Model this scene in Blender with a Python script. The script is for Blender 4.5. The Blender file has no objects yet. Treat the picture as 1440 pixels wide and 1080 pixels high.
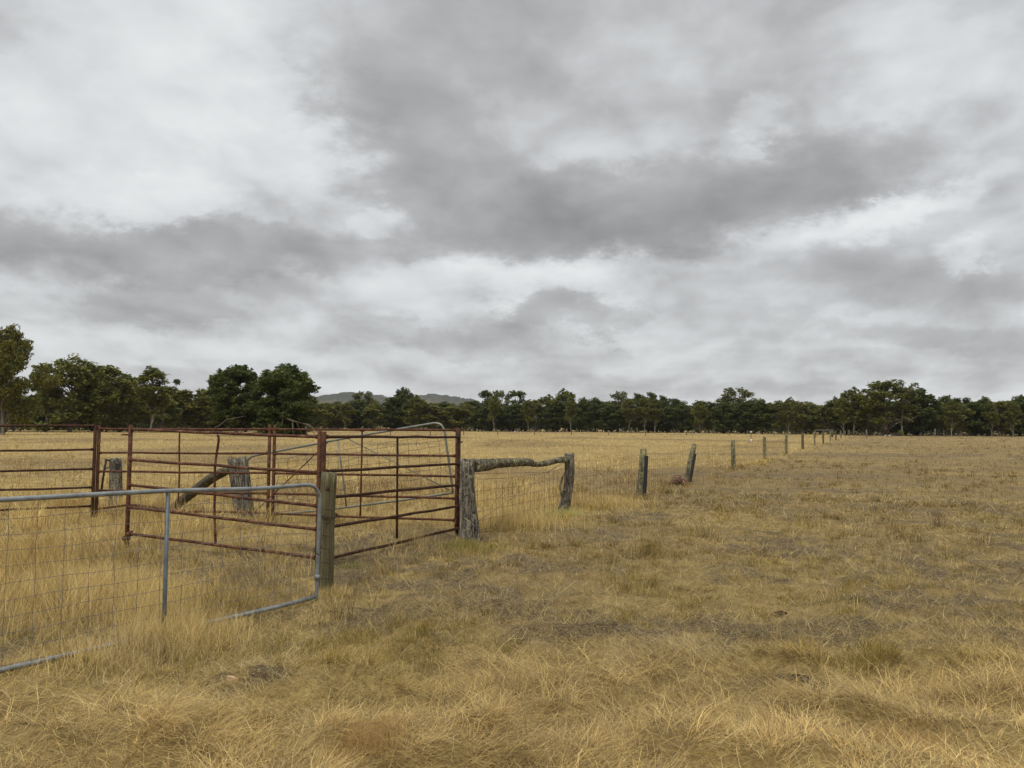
import bpy, math, random
import numpy as np
from mathutils import Vector, Matrix
random.seed(7)
RNG = np.random.default_rng(11)
SC = bpy.context.scene
COL = SC.collection
# ------------------------------------------------------------------ camera
F = 1067.0; CX, CY = 720.0, 540.0; CAMZ = 1.6
PITCH = math.atan(60.3 / F); ROLL = 0.0066
fw = Vector((0, math.cos(PITCH), math.sin(PITCH)))
u0 = Vector((0, -math.sin(PITCH), math.cos(PITCH))); r0 = Vector((1, 0, 0))
rr = r0 * math.cos(ROLL) + u0 * math.sin(ROLL)
uu = u0 * math.cos(ROLL) - r0 * math.sin(ROLL)
cam_d = bpy.data.cameras.new('camera'); cam = bpy.data.objects.new('camera', cam_d); COL.objects.link(cam)
cam_d.sensor_width = 36; cam_d.lens = F / 1440 * 36; cam_d.clip_start = 0.05; cam_d.clip_end = 12000
m = Matrix((rr, uu, -fw)).transposed().to_4x4(); m.translation = (0, 0, CAMZ); cam.matrix_world = m
SC.camera = cam

def ray(px, py):
    return rr * ((px - CX) / F) + uu * ((CY - py) / F) + fw
def P(px, py, Y):                       # the world point at depth Y seen at a photo pixel
    d = ray(px, py); t = Y / d.y
    return Vector((d.x * t, Y, CAMZ + d.z * t))
def on_line(px, py, A, B):              # where that pixel meets the vertical plane through A, B
    d = ray(px, py); ax, ay = A[0], A[1]; bx, by = B[0] - ax, B[1] - ay
    t = (ax * by - ay * bx) / (d.x * by - d.y * bx)
    return Vector((d.x * t, d.y * t, CAMZ + d.z * t))
def ground_at(px, py):
    d = ray(px, py); t = -CAMZ / d.z
    return Vector((d.x * t, d.y * t, 0))

# ------------------------------------------------------------------ noise in numpy
def _hash(ix, iy, seed):
    M32 = np.int64(0xffffffff)
    def mix(h):
        h = ((h ^ (h >> 16)) * 0x45d9f3b) & M32; h = ((h ^ (h >> 15)) * 0x2c1b3c6d) & M32; return (h ^ (h >> 16)) & M32
    h = mix((ix.astype(np.int64) + 70001 * seed + 12345) & M32)
    h = mix((h ^ ((iy.astype(np.int64) * 0x1f1f1f1f) & M32)) & M32)
    return (h & 0xffffff) / 16777215.0
def vnoise(x, y, seed=0):
    ix = np.floor(x); iy = np.floor(y); fx = x - ix; fy = y - iy
    fx = fx * fx * (3 - 2 * fx); fy = fy * fy * (3 - 2 * fy)
    a = _hash(ix, iy, seed); b = _hash(ix + 1, iy, seed); c = _hash(ix, iy + 1, seed); d = _hash(ix + 1, iy + 1, seed)
    return (a * (1 - fx) + b * fx) * (1 - fy) + (c * (1 - fx) + d * fx) * fy
def fbm(x, y, seed=0, octv=4):
    s = 0; a = 0.5; t = 0
    for o in range(octv):
        s = s + a * vnoise(x * 2 ** o, y * 2 ** o, seed + 17 * o); t += a; a *= 0.5
    return s / t
def sstep(a, b, x):
    t = np.clip((x - a) / (b - a), 0, 1); return t * t * (3 - 2 * t)

# ------------------------------------------------------------------ materials
def new_mat(name):
    mt = bpy.data.materials.new(name); mt.use_nodes = True
    nt = mt.node_tree; bs = nt.nodes['Principled BSDF']; return mt, nt, bs
def N(nt, typ, **kw):
    n = nt.nodes.new(typ)
    for k, v in kw.items():
        if k.startswith('i_'):
            key = k[2:]
            n.inputs[int(key) if key.isdigit() else key.replace('_', ' ')].default_value = v
        else: setattr(n, k, v)
    return n
def ramp(nt, fac, stops):
    r = nt.nodes.new('ShaderNodeValToRGB'); e = r.color_ramp.elements
    while len(e) < len(stops): e.new(0.5)
    for el, (p, c) in zip(e, stops):
        el.position = p; el.color = (c[0], c[1], c[2], 1) if not isinstance(c, float) else (c, c, c, 1)
    nt.links.new(fac, r.inputs[0]); return r.outputs[0]
def mixc(nt, fac, a, b, mode='MIX'):
    n = nt.nodes.new('ShaderNodeMix'); n.data_type = 'RGBA'; n.blend_type = mode
    for sock, v in ((n.inputs[0], fac), (n.inputs[6], a), (n.inputs[7], b)):
        if isinstance(v, (int, float)): sock.default_value = v
        elif isinstance(v, (tuple, list)): sock.default_value = (*v, 1)
        else: nt.links.new(v, sock)
    return n.outputs[2]
def noise(nt, vec, scale, detail=4, rough=0.6, dist=0.0):
    n = N(nt, 'ShaderNodeTexNoise', i_Scale=scale, i_Detail=detail, i_Roughness=rough, i_Distortion=dist)
    if vec is not None: nt.links.new(vec, n.inputs['Vector'])
    return n.outputs['Fac']
def objvec(nt, scale=(1, 1, 1), seeded=True):
    tc = nt.nodes.new('ShaderNodeTexCoord'); mp = nt.nodes.new('ShaderNodeMapping'); mp.inputs['Scale'].default_value = scale
    nt.links.new(tc.outputs['Object'], mp.inputs['Vector'])
    if seeded:
        oi = nt.nodes.new('ShaderNodeObjectInfo'); ml = N(nt, 'ShaderNodeVectorMath', operation='SCALE')
        ml.inputs[0].default_value = (31, 17, 23); nt.links.new(oi.outputs['Random'], ml.inputs['Scale'])
        nt.links.new(ml.outputs[0], mp.inputs['Location'])
    return mp.outputs[0]
def bump(nt, bs, h, strength=0.5, dist=0.01):
    b = N(nt, 'ShaderNodeBump', i_Strength=strength, i_Distance=dist)
    nt.links.new(h, b.inputs['Height']); nt.links.new(b.outputs[0], bs.inputs['Normal'])

def mat_rust(name, dark=1.0):
    mt, nt, bs = new_mat(name); v = objvec(nt)
    n1 = noise(nt, v, 9, 6, 0.7); n2 = noise(nt, v, 60, 3, 0.6)
    c = ramp(nt, n1, [(0.34, (0.036 * dark, 0.016 * dark, 0.010 * dark)), (0.48, (0.082 * dark, 0.030 * dark, 0.016 * dark)), (0.6, (0.14 * dark, 0.058 * dark, 0.028 * dark)), (0.72, (0.22 * dark, 0.12 * dark, 0.065 * dark))])
    c = mixc(nt, ramp(nt, n2, [(0.56, 0.0), (0.68, 0.7)]), c, (0.18 * dark, 0.10 * dark, 0.055 * dark)); c = mixc(nt, ramp(nt, noise(nt, v, 26, 5, .7), [(0.38, 0.85), (0.47, 0.0)]), c, (0.018, 0.010, 0.007))
    bs.inputs['Specular IOR Level'].default_value = 0.2
    nt.links.new(c, bs.inputs['Base Color']); bs.inputs['Roughness'].default_value = 0.75
    bump(nt, bs, n2, 0.5, 0.004); return mt
def mat_galv(name, tint, lichen=0.0):
    mt, nt, bs = new_mat(name); v = objvec(nt)
    n1 = noise(nt, v, 14, 6, 0.65); n2 = noise(nt, v, 90, 3)
    lo = tuple(x * 0.62 for x in tint); hi = tuple(min(1, x * 1.25) for x in tint)
    c = ramp(nt, n1, [(0.32, lo), (0.7, hi)])
    c = mixc(nt, ramp(nt, n2, [(0.6, 0.0), (0.72, 0.4)]), c, tuple(x * 0.5 for x in tint))
    if lichen: c = mixc(nt, ramp(nt, noise(nt, v, 5, 5, 0.7), [(0.5, 0.0), (0.62, lichen)]), c, (0.16, 0.17, 0.10))
    nt.links.new(c, bs.inputs['Base Color']); bs.inputs['Metallic'].default_value = 0.35; bs.inputs['Roughness'].default_value = 0.5
    bump(nt, bs, n2, 0.25, 0.003); return mt
def mat_wood(name, light, dark, lichen=0.3, lich_col=(0.30, 0.31, 0.13), grain=(22, 22, 1.6), crackle=0):
    mt, nt, bs = new_mat(name)
    v = objvec(nt, grain); v2 = objvec(nt)
    g = noise(nt, v, 1.6, 7, 0.72, 0.6); g2 = noise(nt, v, 5.5, 4, 0.6); blot = noise(nt, v2, 3.2, 5, 0.65); lich = noise(nt, v2, 11, 7, 0.75)
    c = ramp(nt, g, [(0.42, dark), (0.50, tuple(0.6 * a + 0.4 * b for a, b in zip(dark, light))), (0.59, light), (0.72, tuple(min(1, a * 1.3) for a in light))])
    c = mixc(nt, ramp(nt, g2, [(0.38, 0.85), (0.47, 0.0)]), c, tuple(0.5 * a for a in dark))
    c = mixc(nt, ramp(nt, blot, [(0.4, 0.65), (0.6, 0.0)]), c, tuple(0.8 * a + 0.2 * b for a, b in zip(dark, light)))
    if lichen: c = mixc(nt, ramp(nt, lich, [(0.60 - 0.16 * lichen, 0.0), (0.66 - 0.1 * lichen, 0.9)]), c, lich_col)
    if crackle:
        vo = nt.nodes.new('ShaderNodeTexVoronoi'); vo.feature = 'DISTANCE_TO_EDGE'; vo.inputs['Scale'].default_value = crackle; nt.links.new(objvec(nt, (1.6, 1.6, .8)), vo.inputs['Vector'])
        wv = N(nt, 'ShaderNodeVectorMath', operation='ADD'); nt.links.new(objvec(nt, (1.6, 1.6, .7)), wv.inputs[0]); nz = N(nt, 'ShaderNodeTexNoise', i_Scale=9.0, i_Detail=4.0); nt.links.new(objvec(nt), nz.inputs['Vector'])
        sc_ = N(nt, 'ShaderNodeVectorMath', operation='SCALE'); sc_.inputs['Scale'].default_value = .25; nt.links.new(nz.outputs['Color'], sc_.inputs[0]); nt.links.new(sc_.outputs[0], wv.inputs[1]); nt.links.new(wv.outputs[0], vo.inputs['Vector'])
        c = mixc(nt, ramp(nt, vo.outputs['Distance'], [(0.012, 0.85), (0.05, 0.0)]), c, tuple(.35 * a for a in dark))
    bs.inputs['Specular IOR Level'].default_value = 0.12
    nt.links.new(c, bs.inputs['Base Color']); bs.inputs['Roughness'].default_value = 0.9
    bump(nt, bs, g, 0.9, 0.02); return mt
def mat_plain(name, c0, c1, scale=12, rough=0.85, metal=0.0):
    mt, nt, bs = new_mat(name); v = objvec(nt)
    c = ramp(nt, noise(nt, v, scale, 5, 0.65), [(0.3, c0), (0.7, c1)])
    nt.links.new(c, bs.inputs['Base Color']); bs.inputs['Roughness'].default_value = rough; bs.inputs['Metallic'].default_value = metal
    return mt
def mat_leafy(name, trans=0.2, rough=0.6, spec=0.3, bright=1.0):
    mt, nt, bs = new_mat(name)
    at = N(nt, 'ShaderNodeAttribute', attribute_name='tint'); c = at.outputs['Color']
    nt.links.new(c, bs.inputs['Base Color']); bs.inputs['Roughness'].default_value = rough
    bs.inputs['Specular IOR Level'].default_value = spec
    if trans:
        tr = nt.nodes.new('ShaderNodeBsdfTranslucent'); mx = nt.nodes.new('ShaderNodeMixShader'); mx.inputs[0].default_value = trans
        nt.links.new(c, tr.inputs['Color']); nt.links.new(bs.outputs[0], mx.inputs[1]); nt.links.new(tr.outputs[0], mx.inputs[2])
        nt.links.new(mx.outputs[0], nt.nodes['Material Output'].inputs['Surface'])
    return mt

M_RUST = mat_rust('rusty_red_pipe', 0.9); M_RUST_D = mat_rust('dark_rusty_pipe', 0.55)
M_GALV = mat_galv('galvanised_pipe', (0.235, 0.252, 0.252)); M_GALV_D = mat_galv('dark_galvanised_pipe', (0.115, 0.135, 0.145)); M_GALV_G = mat_galv('lichened_pipe', (0.19, 0.20, 0.165), 0.5)
M_WIRE = mat_plain('dull_wire', (0.10, 0.085, 0.075), (0.24, 0.21, 0.19), 30, 0.6, 0.2)
M_WIRE_R = mat_plain('rusty_wire', (0.075, 0.05, 0.03), (0.16, 0.11, 0.07), 30, 0.8)
M_PALE = mat_wood('pale_grey_wood', (0.42, 0.37, 0.285), (0.04, 0.034, 0.026), 0.25, (0.36, 0.35, 0.22), crackle=6.5)
M_PINE = mat_wood('green_grey_pine', (0.215, 0.19, 0.105), (0.09, 0.078, 0.042), 0.2, (0.11, 0.12, 0.065), (18, 18, 0.9))
M_LICH = mat_wood('lichen_wood', (0.34, 0.30, 0.195), (0.04, 0.035, 0.026), 0.6, (0.33, 0.33, 0.13))
M_BROWN = mat_wood('brown_wood', (0.19, 0.145, 0.09), (0.06, 0.045, 0.03), 0.2, (0.2, 0.2, 0.08))
M_RAIL = mat_wood('bark_log', (0.30, 0.255, 0.175), (0.035, 0.029, 0.021), 0.55, (0.34, 0.335, 0.16), (2.5, 11, 11), crackle=7.0)
M_BLACK = mat_plain('black_steel_and_slot', (0.008, 0.008, 0.009), (0.02, 0.019, 0.018), 20, 0.6)
M_CHAIN = mat_plain('rust_chain', (0.03, 0.017, 0.012), (0.08, 0.045, 0.03), 60, 0.7, 0.4)
M_WHITE = mat_plain('chalky_white', (0.5, 0.5, 0.48), (0.72, 0.72, 0.70), 30)
M_STONE = mat_plain('pale_stone', (0.30, 0.29, 0.27), (0.5, 0.48, 0.45), 9)
M_DUNG_SHADOW = mat_plain('dung_and_shadow', (0.02, 0.0135, 0.008), (0.075, 0.052, 0.03), 40, 1.0); M_DUNG_SHADOW.node_tree.nodes['Principled BSDF'].inputs['Specular IOR Level'].default_value = 0.05
M_TRUNK = mat_wood('gum_bark', (0.40, 0.36, 0.29), (0.13, 0.11, 0.09), 0.0, grain=(3, 3, 0.35))
M_TRUNK_D = mat_wood('dark_bark', (0.10, 0.088, 0.072), (0.03, 0.026, 0.022), 0.0, grain=(3, 3, 0.35))
M_DEAD = mat_wood('dead_limb', (0.27, 0.225, 0.17), (0.10, 0.08, 0.06), 0.0, grain=(4, 4, 2))
M_LEAF = mat_leafy('eucalypt_leaves', 0.22, 0.6, 0.14)
M_GRASS = mat_leafy('dry_grass_blades', 0.2, 0.8, 0.06)
M_DARKBOX = mat_plain('dark_iron', (0.012, 0.012, 0.012), (0.03, 0.028, 0.026), 10)

# ------------------------------------------------------------------ mesh building
class MB:
    def __init__(s): s.v = []; s.f = []
    def add(s, vs, fs):
        o = len(s.v); s.v += [tuple(p) for p in vs]; s.f += [tuple(i + o for i in f) for f in fs]
    def tube(s, pts, r, n=8, cap=True, flat=1.0, rough=0.0, rnd=None):
        pts = [Vector(p) for p in pts]; k = len(pts)
        rad = [r] * k if isinstance(r, (int, float)) else list(r)
        vs = []; prev = None
        for i, p in enumerate(pts):
            t = (pts[min(i + 1, k - 1)] - pts[max(i - 1, 0)]); t.normalize()
            if prev is None:
                a = Vector((1, 0, 0)) if abs(t.x) < 0.8 else Vector((0, 1, 0))
                e1 = (a - t * a.dot(t)).normalized()
            else: e1 = (prev - t * prev.dot(t)).normalized()
            prev = e1; e2 = t.cross(e1)
            for j in range(n):
                w = 2 * math.pi * j / n; q = 1.0
                if rough: q += rough * (rnd.random() - 0.5)
                vs.append(p + (e1 * math.cos(w) + e2 * math.sin(w) * flat) * rad[i] * q)
        fs = [(i * n + j, i * n + (j + 1) % n, (i + 1) * n + (j + 1) % n, (i + 1) * n + j) for i in range(k - 1) for j in range(n)]
        if cap: fs += [tuple(range(n))[::-1], tuple((k - 1) * n + j for j in range(n))]
        s.add(vs, fs)
    def box(s, c, sx, sy, sz, rot=None):
        c = Vector(c); vs = []
        for dz in (-1, 1):
            for dx, dy in ((-1, -1), (1, -1), (1, 1), (-1, 1)):
                p = Vector((dx * sx / 2, dy * sy / 2, dz * sz / 2)); vs.append(c + (rot @ p if rot else p))
        s.add(vs, [(3, 2, 1, 0), (4, 5, 6, 7), (0, 1, 5, 4), (1, 2, 6, 5), (2, 3, 7, 6), (3, 0, 4, 7)])
    def build(s, name, mat, parent=None, origin=None, smooth=True):
        if origin is None:
            origin = parent_origin(parent) if parent else Vector((0, 0, 0))
        me = bpy.data.meshes.new(name); o = Vector(origin)
        me.from_pydata([(p[0] - o.x, p[1] - o.y, p[2] - o.z) for p in s.v], [], s.f); me.update()
        if smooth: me.polygons.foreach_set('use_smooth', [len(p.vertices) == 4 for p in me.polygons])
        me.materials.append(mat); ob = bpy.data.objects.new(name, me); COL.objects.link(ob)
        if parent: ob.parent = parent; ob.location = Vector(origin) - parent_origin(parent)
        else: ob.location = o
        return ob
WORLD_AT = {}
def parent_origin(p):
    return WORLD_AT.get(p.name, Vector(p.location))
def tag(o, label=None, cat=None, group=None, kind=None):
    if label: o['label'] = label
    if cat: o['category'] = cat
    if group: o['group'] = group
    if kind: o['kind'] = kind
    return o
def thing(name, loc, label, cat, group=None):
    o = bpy.data.objects.new(name, None); o.empty_display_size = 0.2; COL.objects.link(o); o.location = Vector(loc)
    return tag(o, label, cat, group)
def spline(pts, n):
    pts = [Vector(p) for p in pts]; out = []
    for i in range(len(pts) - 1):
        p0 = pts[max(i - 1, 0)]; p1 = pts[i]; p2 = pts[i + 1]; p3 = pts[min(i + 2, len(pts) - 1)]
        for k in range(n):
            t = k / n
            out.append(0.5 * ((2 * p1) + (p2 - p0) * t + (2 * p0 - 5 * p1 + 4 * p2 - p3) * t * t + (3 * p1 - p0 - 3 * p2 + p3) * t ** 3))
    return out + [pts[-1]]
def lerp(a, b, t): return a + (b - a) * t

# ------------------------------------------------------------------ layout
A_ = P(136, 700, 13.1); A_L = P(130.5, 700, 13.05); Z_ = P(-208, 700, 11.5)
L_ = P(180.5, 700, 10.1); C_L = P(448, 700, 8.67); C_R = P(453.8, 700, 8.62); R_F = P(644.5, 700, 11.4)
R_B = P(642, 700, 11.75); M_R = P(384, 700, 12.6); M_L = P(377, 700, 12.62)
G1 = P(442, 840, 6.9); GD = Vector((0.565, 0.825, 0)); G0 = Vector((G1.x, G1.y, 0)) - GD * 3.6
FENCE_PX = [1031, 1075, 1105, 1128, 1145, 1157, 1167, 1175, 1182, 1188, 1193.3, 1198.5, 1201.7, 1204.7, 1207.7, 1209.8, 1212.6, 1214.6, 1216.6]
def fence_xy(px):
    r = (px - 720) / F; Y = (3.14 - 0.475 * 18.2) / (r - 0.475); return Vector((r * Y, Y, 0))
FY = np.array([-40, 4.77, 6.9, 10.84, 14.1, 18.2, 30, 300]); FX = np.array([-33.9, -3.22, -1.79, -0.61, 0.99, 3.14, 8.745, 137.0])
def fence_d(x, y): return x - np.interp(y, FY, FX)

# worn bare patches; those at post feet also paint contact darkening into the ground: (photo x, y, half length, half depth in metres)
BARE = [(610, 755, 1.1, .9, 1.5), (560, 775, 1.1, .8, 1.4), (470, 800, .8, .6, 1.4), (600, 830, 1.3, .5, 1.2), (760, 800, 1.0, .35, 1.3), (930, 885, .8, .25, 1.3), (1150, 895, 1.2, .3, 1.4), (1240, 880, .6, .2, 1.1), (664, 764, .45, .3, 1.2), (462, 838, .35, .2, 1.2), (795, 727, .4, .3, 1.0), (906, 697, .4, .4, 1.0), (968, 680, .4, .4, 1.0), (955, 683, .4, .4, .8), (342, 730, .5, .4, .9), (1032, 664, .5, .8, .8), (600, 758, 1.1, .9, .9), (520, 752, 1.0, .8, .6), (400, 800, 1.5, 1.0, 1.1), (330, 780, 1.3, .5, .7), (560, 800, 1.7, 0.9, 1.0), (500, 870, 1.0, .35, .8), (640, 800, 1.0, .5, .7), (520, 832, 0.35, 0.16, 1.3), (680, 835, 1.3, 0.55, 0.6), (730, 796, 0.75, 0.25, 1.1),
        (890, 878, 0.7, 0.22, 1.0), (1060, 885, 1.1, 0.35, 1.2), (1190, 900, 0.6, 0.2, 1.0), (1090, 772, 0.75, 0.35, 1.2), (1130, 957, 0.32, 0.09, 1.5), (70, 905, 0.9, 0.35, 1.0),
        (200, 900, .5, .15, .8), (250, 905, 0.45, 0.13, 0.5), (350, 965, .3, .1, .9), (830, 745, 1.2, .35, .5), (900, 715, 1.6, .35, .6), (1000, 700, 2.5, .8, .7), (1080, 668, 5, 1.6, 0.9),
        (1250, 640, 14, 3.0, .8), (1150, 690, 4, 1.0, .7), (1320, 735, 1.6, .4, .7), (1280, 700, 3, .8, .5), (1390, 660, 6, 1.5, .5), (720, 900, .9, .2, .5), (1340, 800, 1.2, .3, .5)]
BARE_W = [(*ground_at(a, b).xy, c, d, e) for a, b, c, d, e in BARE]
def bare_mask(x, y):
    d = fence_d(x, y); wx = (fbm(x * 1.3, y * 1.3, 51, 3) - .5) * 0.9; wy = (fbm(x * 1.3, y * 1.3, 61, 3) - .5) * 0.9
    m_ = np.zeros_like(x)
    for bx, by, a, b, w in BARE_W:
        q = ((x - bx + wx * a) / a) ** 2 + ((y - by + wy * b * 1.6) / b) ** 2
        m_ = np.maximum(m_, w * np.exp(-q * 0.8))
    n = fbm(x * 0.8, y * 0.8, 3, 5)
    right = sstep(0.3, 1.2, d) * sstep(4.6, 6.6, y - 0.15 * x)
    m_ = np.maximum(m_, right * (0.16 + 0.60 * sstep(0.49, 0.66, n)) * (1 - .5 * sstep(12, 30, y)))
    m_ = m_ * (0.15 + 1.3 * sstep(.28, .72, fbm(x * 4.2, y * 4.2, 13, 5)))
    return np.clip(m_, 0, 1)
def brown_mask(x, y):
    b = sstep(0.50, 0.68, fbm(x * 0.10 + 3, y * 0.075, 29, 4)) * sstep(12, 20, y)
    b2 = sstep(0.46, 0.66, fbm(x * .5, y * .5, 37, 5)) * (fence_d(x, y) > 0)
    b3 = sstep(.42, .66, fbm(x * .22 + 9, y * .09, 43, 5)) * sstep(10, 25, y) * (fence_d(x, y) > .5)
    return np.clip(b + 0.75 * b3 + 0.8 * b2 * sstep(5.0, 6.5, y), 0, 1)
def gheight(x, y):
    r = np.hypot(x, y); near = 1 - sstep(9, 22, r)
    m_ = (fbm(x * 0.9, y * 0.9, 71, 3) - 0.5) * 0.08 * (1 - sstep(60, 120, y))
    tus = sstep(.45, .78, fbm(x * 1.9 + .7 * np.sin(y * 1.3), y * 2.3, 73, 3)) * .13 - .025
    clod = (fbm(x * 7.5, y * 7.5, 79, 2) - .5) * .05
    return (m_ + near * (tus * (.35 + .65 * sstep(6.5, 4.8, y)) + clod)) * sstep(0.5, 2.2, r)

# ------------------------------------------------------------------ ground
def build_ground():
    X = np.sinh(np.linspace(-7.5, 7.5, 721)) * 3.0
    Y = 5 + np.sinh(np.linspace(-2.9, 7.6, 760)) * 3.0
    gx, gy = np.meshgrid(X, Y); x = gx.ravel(); y = gy.ravel(); z = gheight(x, y)
    nx, ny = len(X), len(Y)
    idx = np.arange(nx * ny).reshape(ny, nx)
    q = np.stack([idx[:-1, :-1], idx[:-1, 1:], idx[1:, 1:], idx[1:, :-1]], -1).reshape(-1, 4)
    me = raw_mesh('ground', np.stack([x, y, z], -1), q)
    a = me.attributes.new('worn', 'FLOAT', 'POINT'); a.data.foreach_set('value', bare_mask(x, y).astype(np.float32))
    a = me.attributes.new('weedy', 'FLOAT', 'POINT'); a.data.foreach_set('value', np.maximum(brown_mask(x, y), .45 * sstep(.3, 1.0, fence_d(x, y)) * sstep(5, 7, y)).astype(np.float32))
    mt, nt, bs = new_mat('dry_paddock_soil')
    tc = nt.nodes.new('ShaderNodeTexCoord'); v = tc.outputs['Object']
    n1 = noise(nt, v, 3.5, 8, 0.72); n2 = noise(nt, v, 0.35, 6, 0.65); n3 = noise(nt, v, 38, 5, 0.75)
    straw = ramp(nt, n1, [(0.28, (0.14, 0.095, 0.033)), (0.5, (0.32, 0.23, 0.084)), (0.72, (0.47, 0.355, 0.135))])
    straw = mixc(nt, ramp(nt, n3, [(0.35, 0.55), (0.55, 0.0)]), straw, (0.13, 0.088, 0.045))
    straw = mixc(nt, ramp(nt, n2, [(0.45, 0.0), (0.65, 0.45)]), straw, (0.25, 0.175, 0.085))
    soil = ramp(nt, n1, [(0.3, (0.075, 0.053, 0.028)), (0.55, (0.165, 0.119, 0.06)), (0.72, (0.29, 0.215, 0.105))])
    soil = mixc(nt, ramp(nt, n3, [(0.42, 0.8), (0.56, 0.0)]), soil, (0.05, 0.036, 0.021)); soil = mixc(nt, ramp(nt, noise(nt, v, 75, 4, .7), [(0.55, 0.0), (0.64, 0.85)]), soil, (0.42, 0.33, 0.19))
    weedy = ramp(nt, n1, [(0.3, (0.115, 0.078, 0.036)), (0.7, (0.24, 0.17, 0.075))])
    aw = N(nt, 'ShaderNodeAttribute', attribute_name='worn'); ab = N(nt, 'ShaderNodeAttribute', attribute_name='weedy')
    c = mixc(nt, ramp(nt, ab.outputs['Fac'], [(0.1, 0.0), (0.9, 0.75)]), straw, weedy)
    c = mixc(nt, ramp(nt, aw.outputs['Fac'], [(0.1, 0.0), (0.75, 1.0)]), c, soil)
    nt.links.new(c, bs.inputs['Base Color']); bs.inputs['Roughness'].default_value = 0.95; bs.inputs['Specular IOR Level'].default_value = 0.15
    bump(nt, bs, n3, 0.8, 0.03)
    me.materials.append(mt); o = bpy.data.objects.new('ground', me); COL.objects.link(o); tag(o, kind='structure')
def raw_mesh(name, co, quads, smooth=True):
    me = bpy.data.meshes.new(name); nq = len(quads)
    me.vertices.add(len(co)); me.vertices.foreach_set('co', np.ascontiguousarray(co, dtype=np.float32).ravel())
    me.loops.add(nq * 4); me.loops.foreach_set('vertex_index', np.ascontiguousarray(quads, dtype=np.int32).ravel())
    me.polygons.add(nq); me.polygons.foreach_set('loop_start', np.arange(0, nq * 4, 4, dtype=np.int32))
    try: me.polygons.foreach_set('loop_total', np.full(nq, 4, dtype=np.int32))
    except Exception: pass
    me.update(calc_edges=True)
    if smooth: me.polygons.foreach_set('use_smooth', np.ones(nq, dtype=bool))
    return me
def set_tint(me, rgb):
    a = me.attributes.new('tint', 'FLOAT_COLOR', 'POINT')
    a.data.foreach_set('color', np.concatenate([rgb, np.ones((len(rgb), 1))], 1).astype(np.float32).ravel())

# ------------------------------------------------------------------ grass
def pal(*cs): return np.array(cs)
STRAW = pal((.55, .405, .160), (.63, .49, .215), (.47, .335, .115), (.57, .435, .185), (.38, .265, .095), (.30, .205, .085))
GOLD = pal((.34, .245, .07), (.27, .185, .06), (.41, .305, .10), (.29, .24, .06), (.18, .115, .048), (.33, .265, .075), (.14, .09, .04))
GREY = pal((.47, .365, .175), (.57, .455, .235), (.33, .245, .115), (.58, .44, .20), (.43, .31, .125), (.26, .185, .09))
WEED = pal((.22, .14, .062), (.28, .185, .08), (.17, .11, .055), (.33, .225, .095))
DEADC = pal((.27, .21, .10), (.17, .13, .07), (.38, .30, .145), (.11, .085, .05))
GREEN = pal((.12, .13, .03), (.20, .18, .05), (.085, .095, .025), (.26, .22, .08))
def blades(x, y, h, w, k, lean0, lean1, ang, tint, zoff=None):
    n = len(x); z = gheight(x, y) - 0.004 + (0 if zoff is None else zoff)
    px, py, pz = x.copy(), y.copy(), z.copy() if isinstance(z, np.ndarray) else np.full(n, z)
    base = pz.copy()
    face = ang + np.pi / 2 + RNG.normal(0, .5, n); fx, fy = np.cos(face), np.sin(face)
    co = np.empty((n, 2 * (k + 1), 3), np.float32); curl = RNG.normal(0, .85, n)
    for i in range(k + 1):
        t = i / k; ww = w * (1 - 0.85 * t ** 1.6) * 0.5
        co[:, 2 * i] = np.stack([px - fx * ww, py - fy * ww, pz], -1); co[:, 2 * i + 1] = np.stack([px + fx * ww, py + fy * ww, pz], -1)
        if i < k:
            tm = (i + .5) / k; ph = np.minimum(lean0 + (lean1 - lean0) * tm + RNG.normal(0, .16, n), 2.1); a = ang + curl * tm + RNG.normal(0, .22, n)
            sl = h / k; px = px + np.sin(ph) * np.cos(a) * sl; py = py + np.sin(ph) * np.sin(a) * sl
            pz = np.maximum(pz + np.cos(ph) * sl, base + 0.006)
    b = (np.arange(n) * 2 * (k + 1))[:, None]; qs = []
    for i in range(k): qs.append(b + np.array([[2 * i, 2 * i + 1, 2 * i + 3, 2 * i + 2]]))
    q = np.stack(qs, 1).reshape(-1, 4)
    return co.reshape(-1, 3), q, np.repeat(tint, 2 * (k + 1), 0)
def choose(palette, n): return palette[RNG.integers(0, len(palette), n)]
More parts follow.
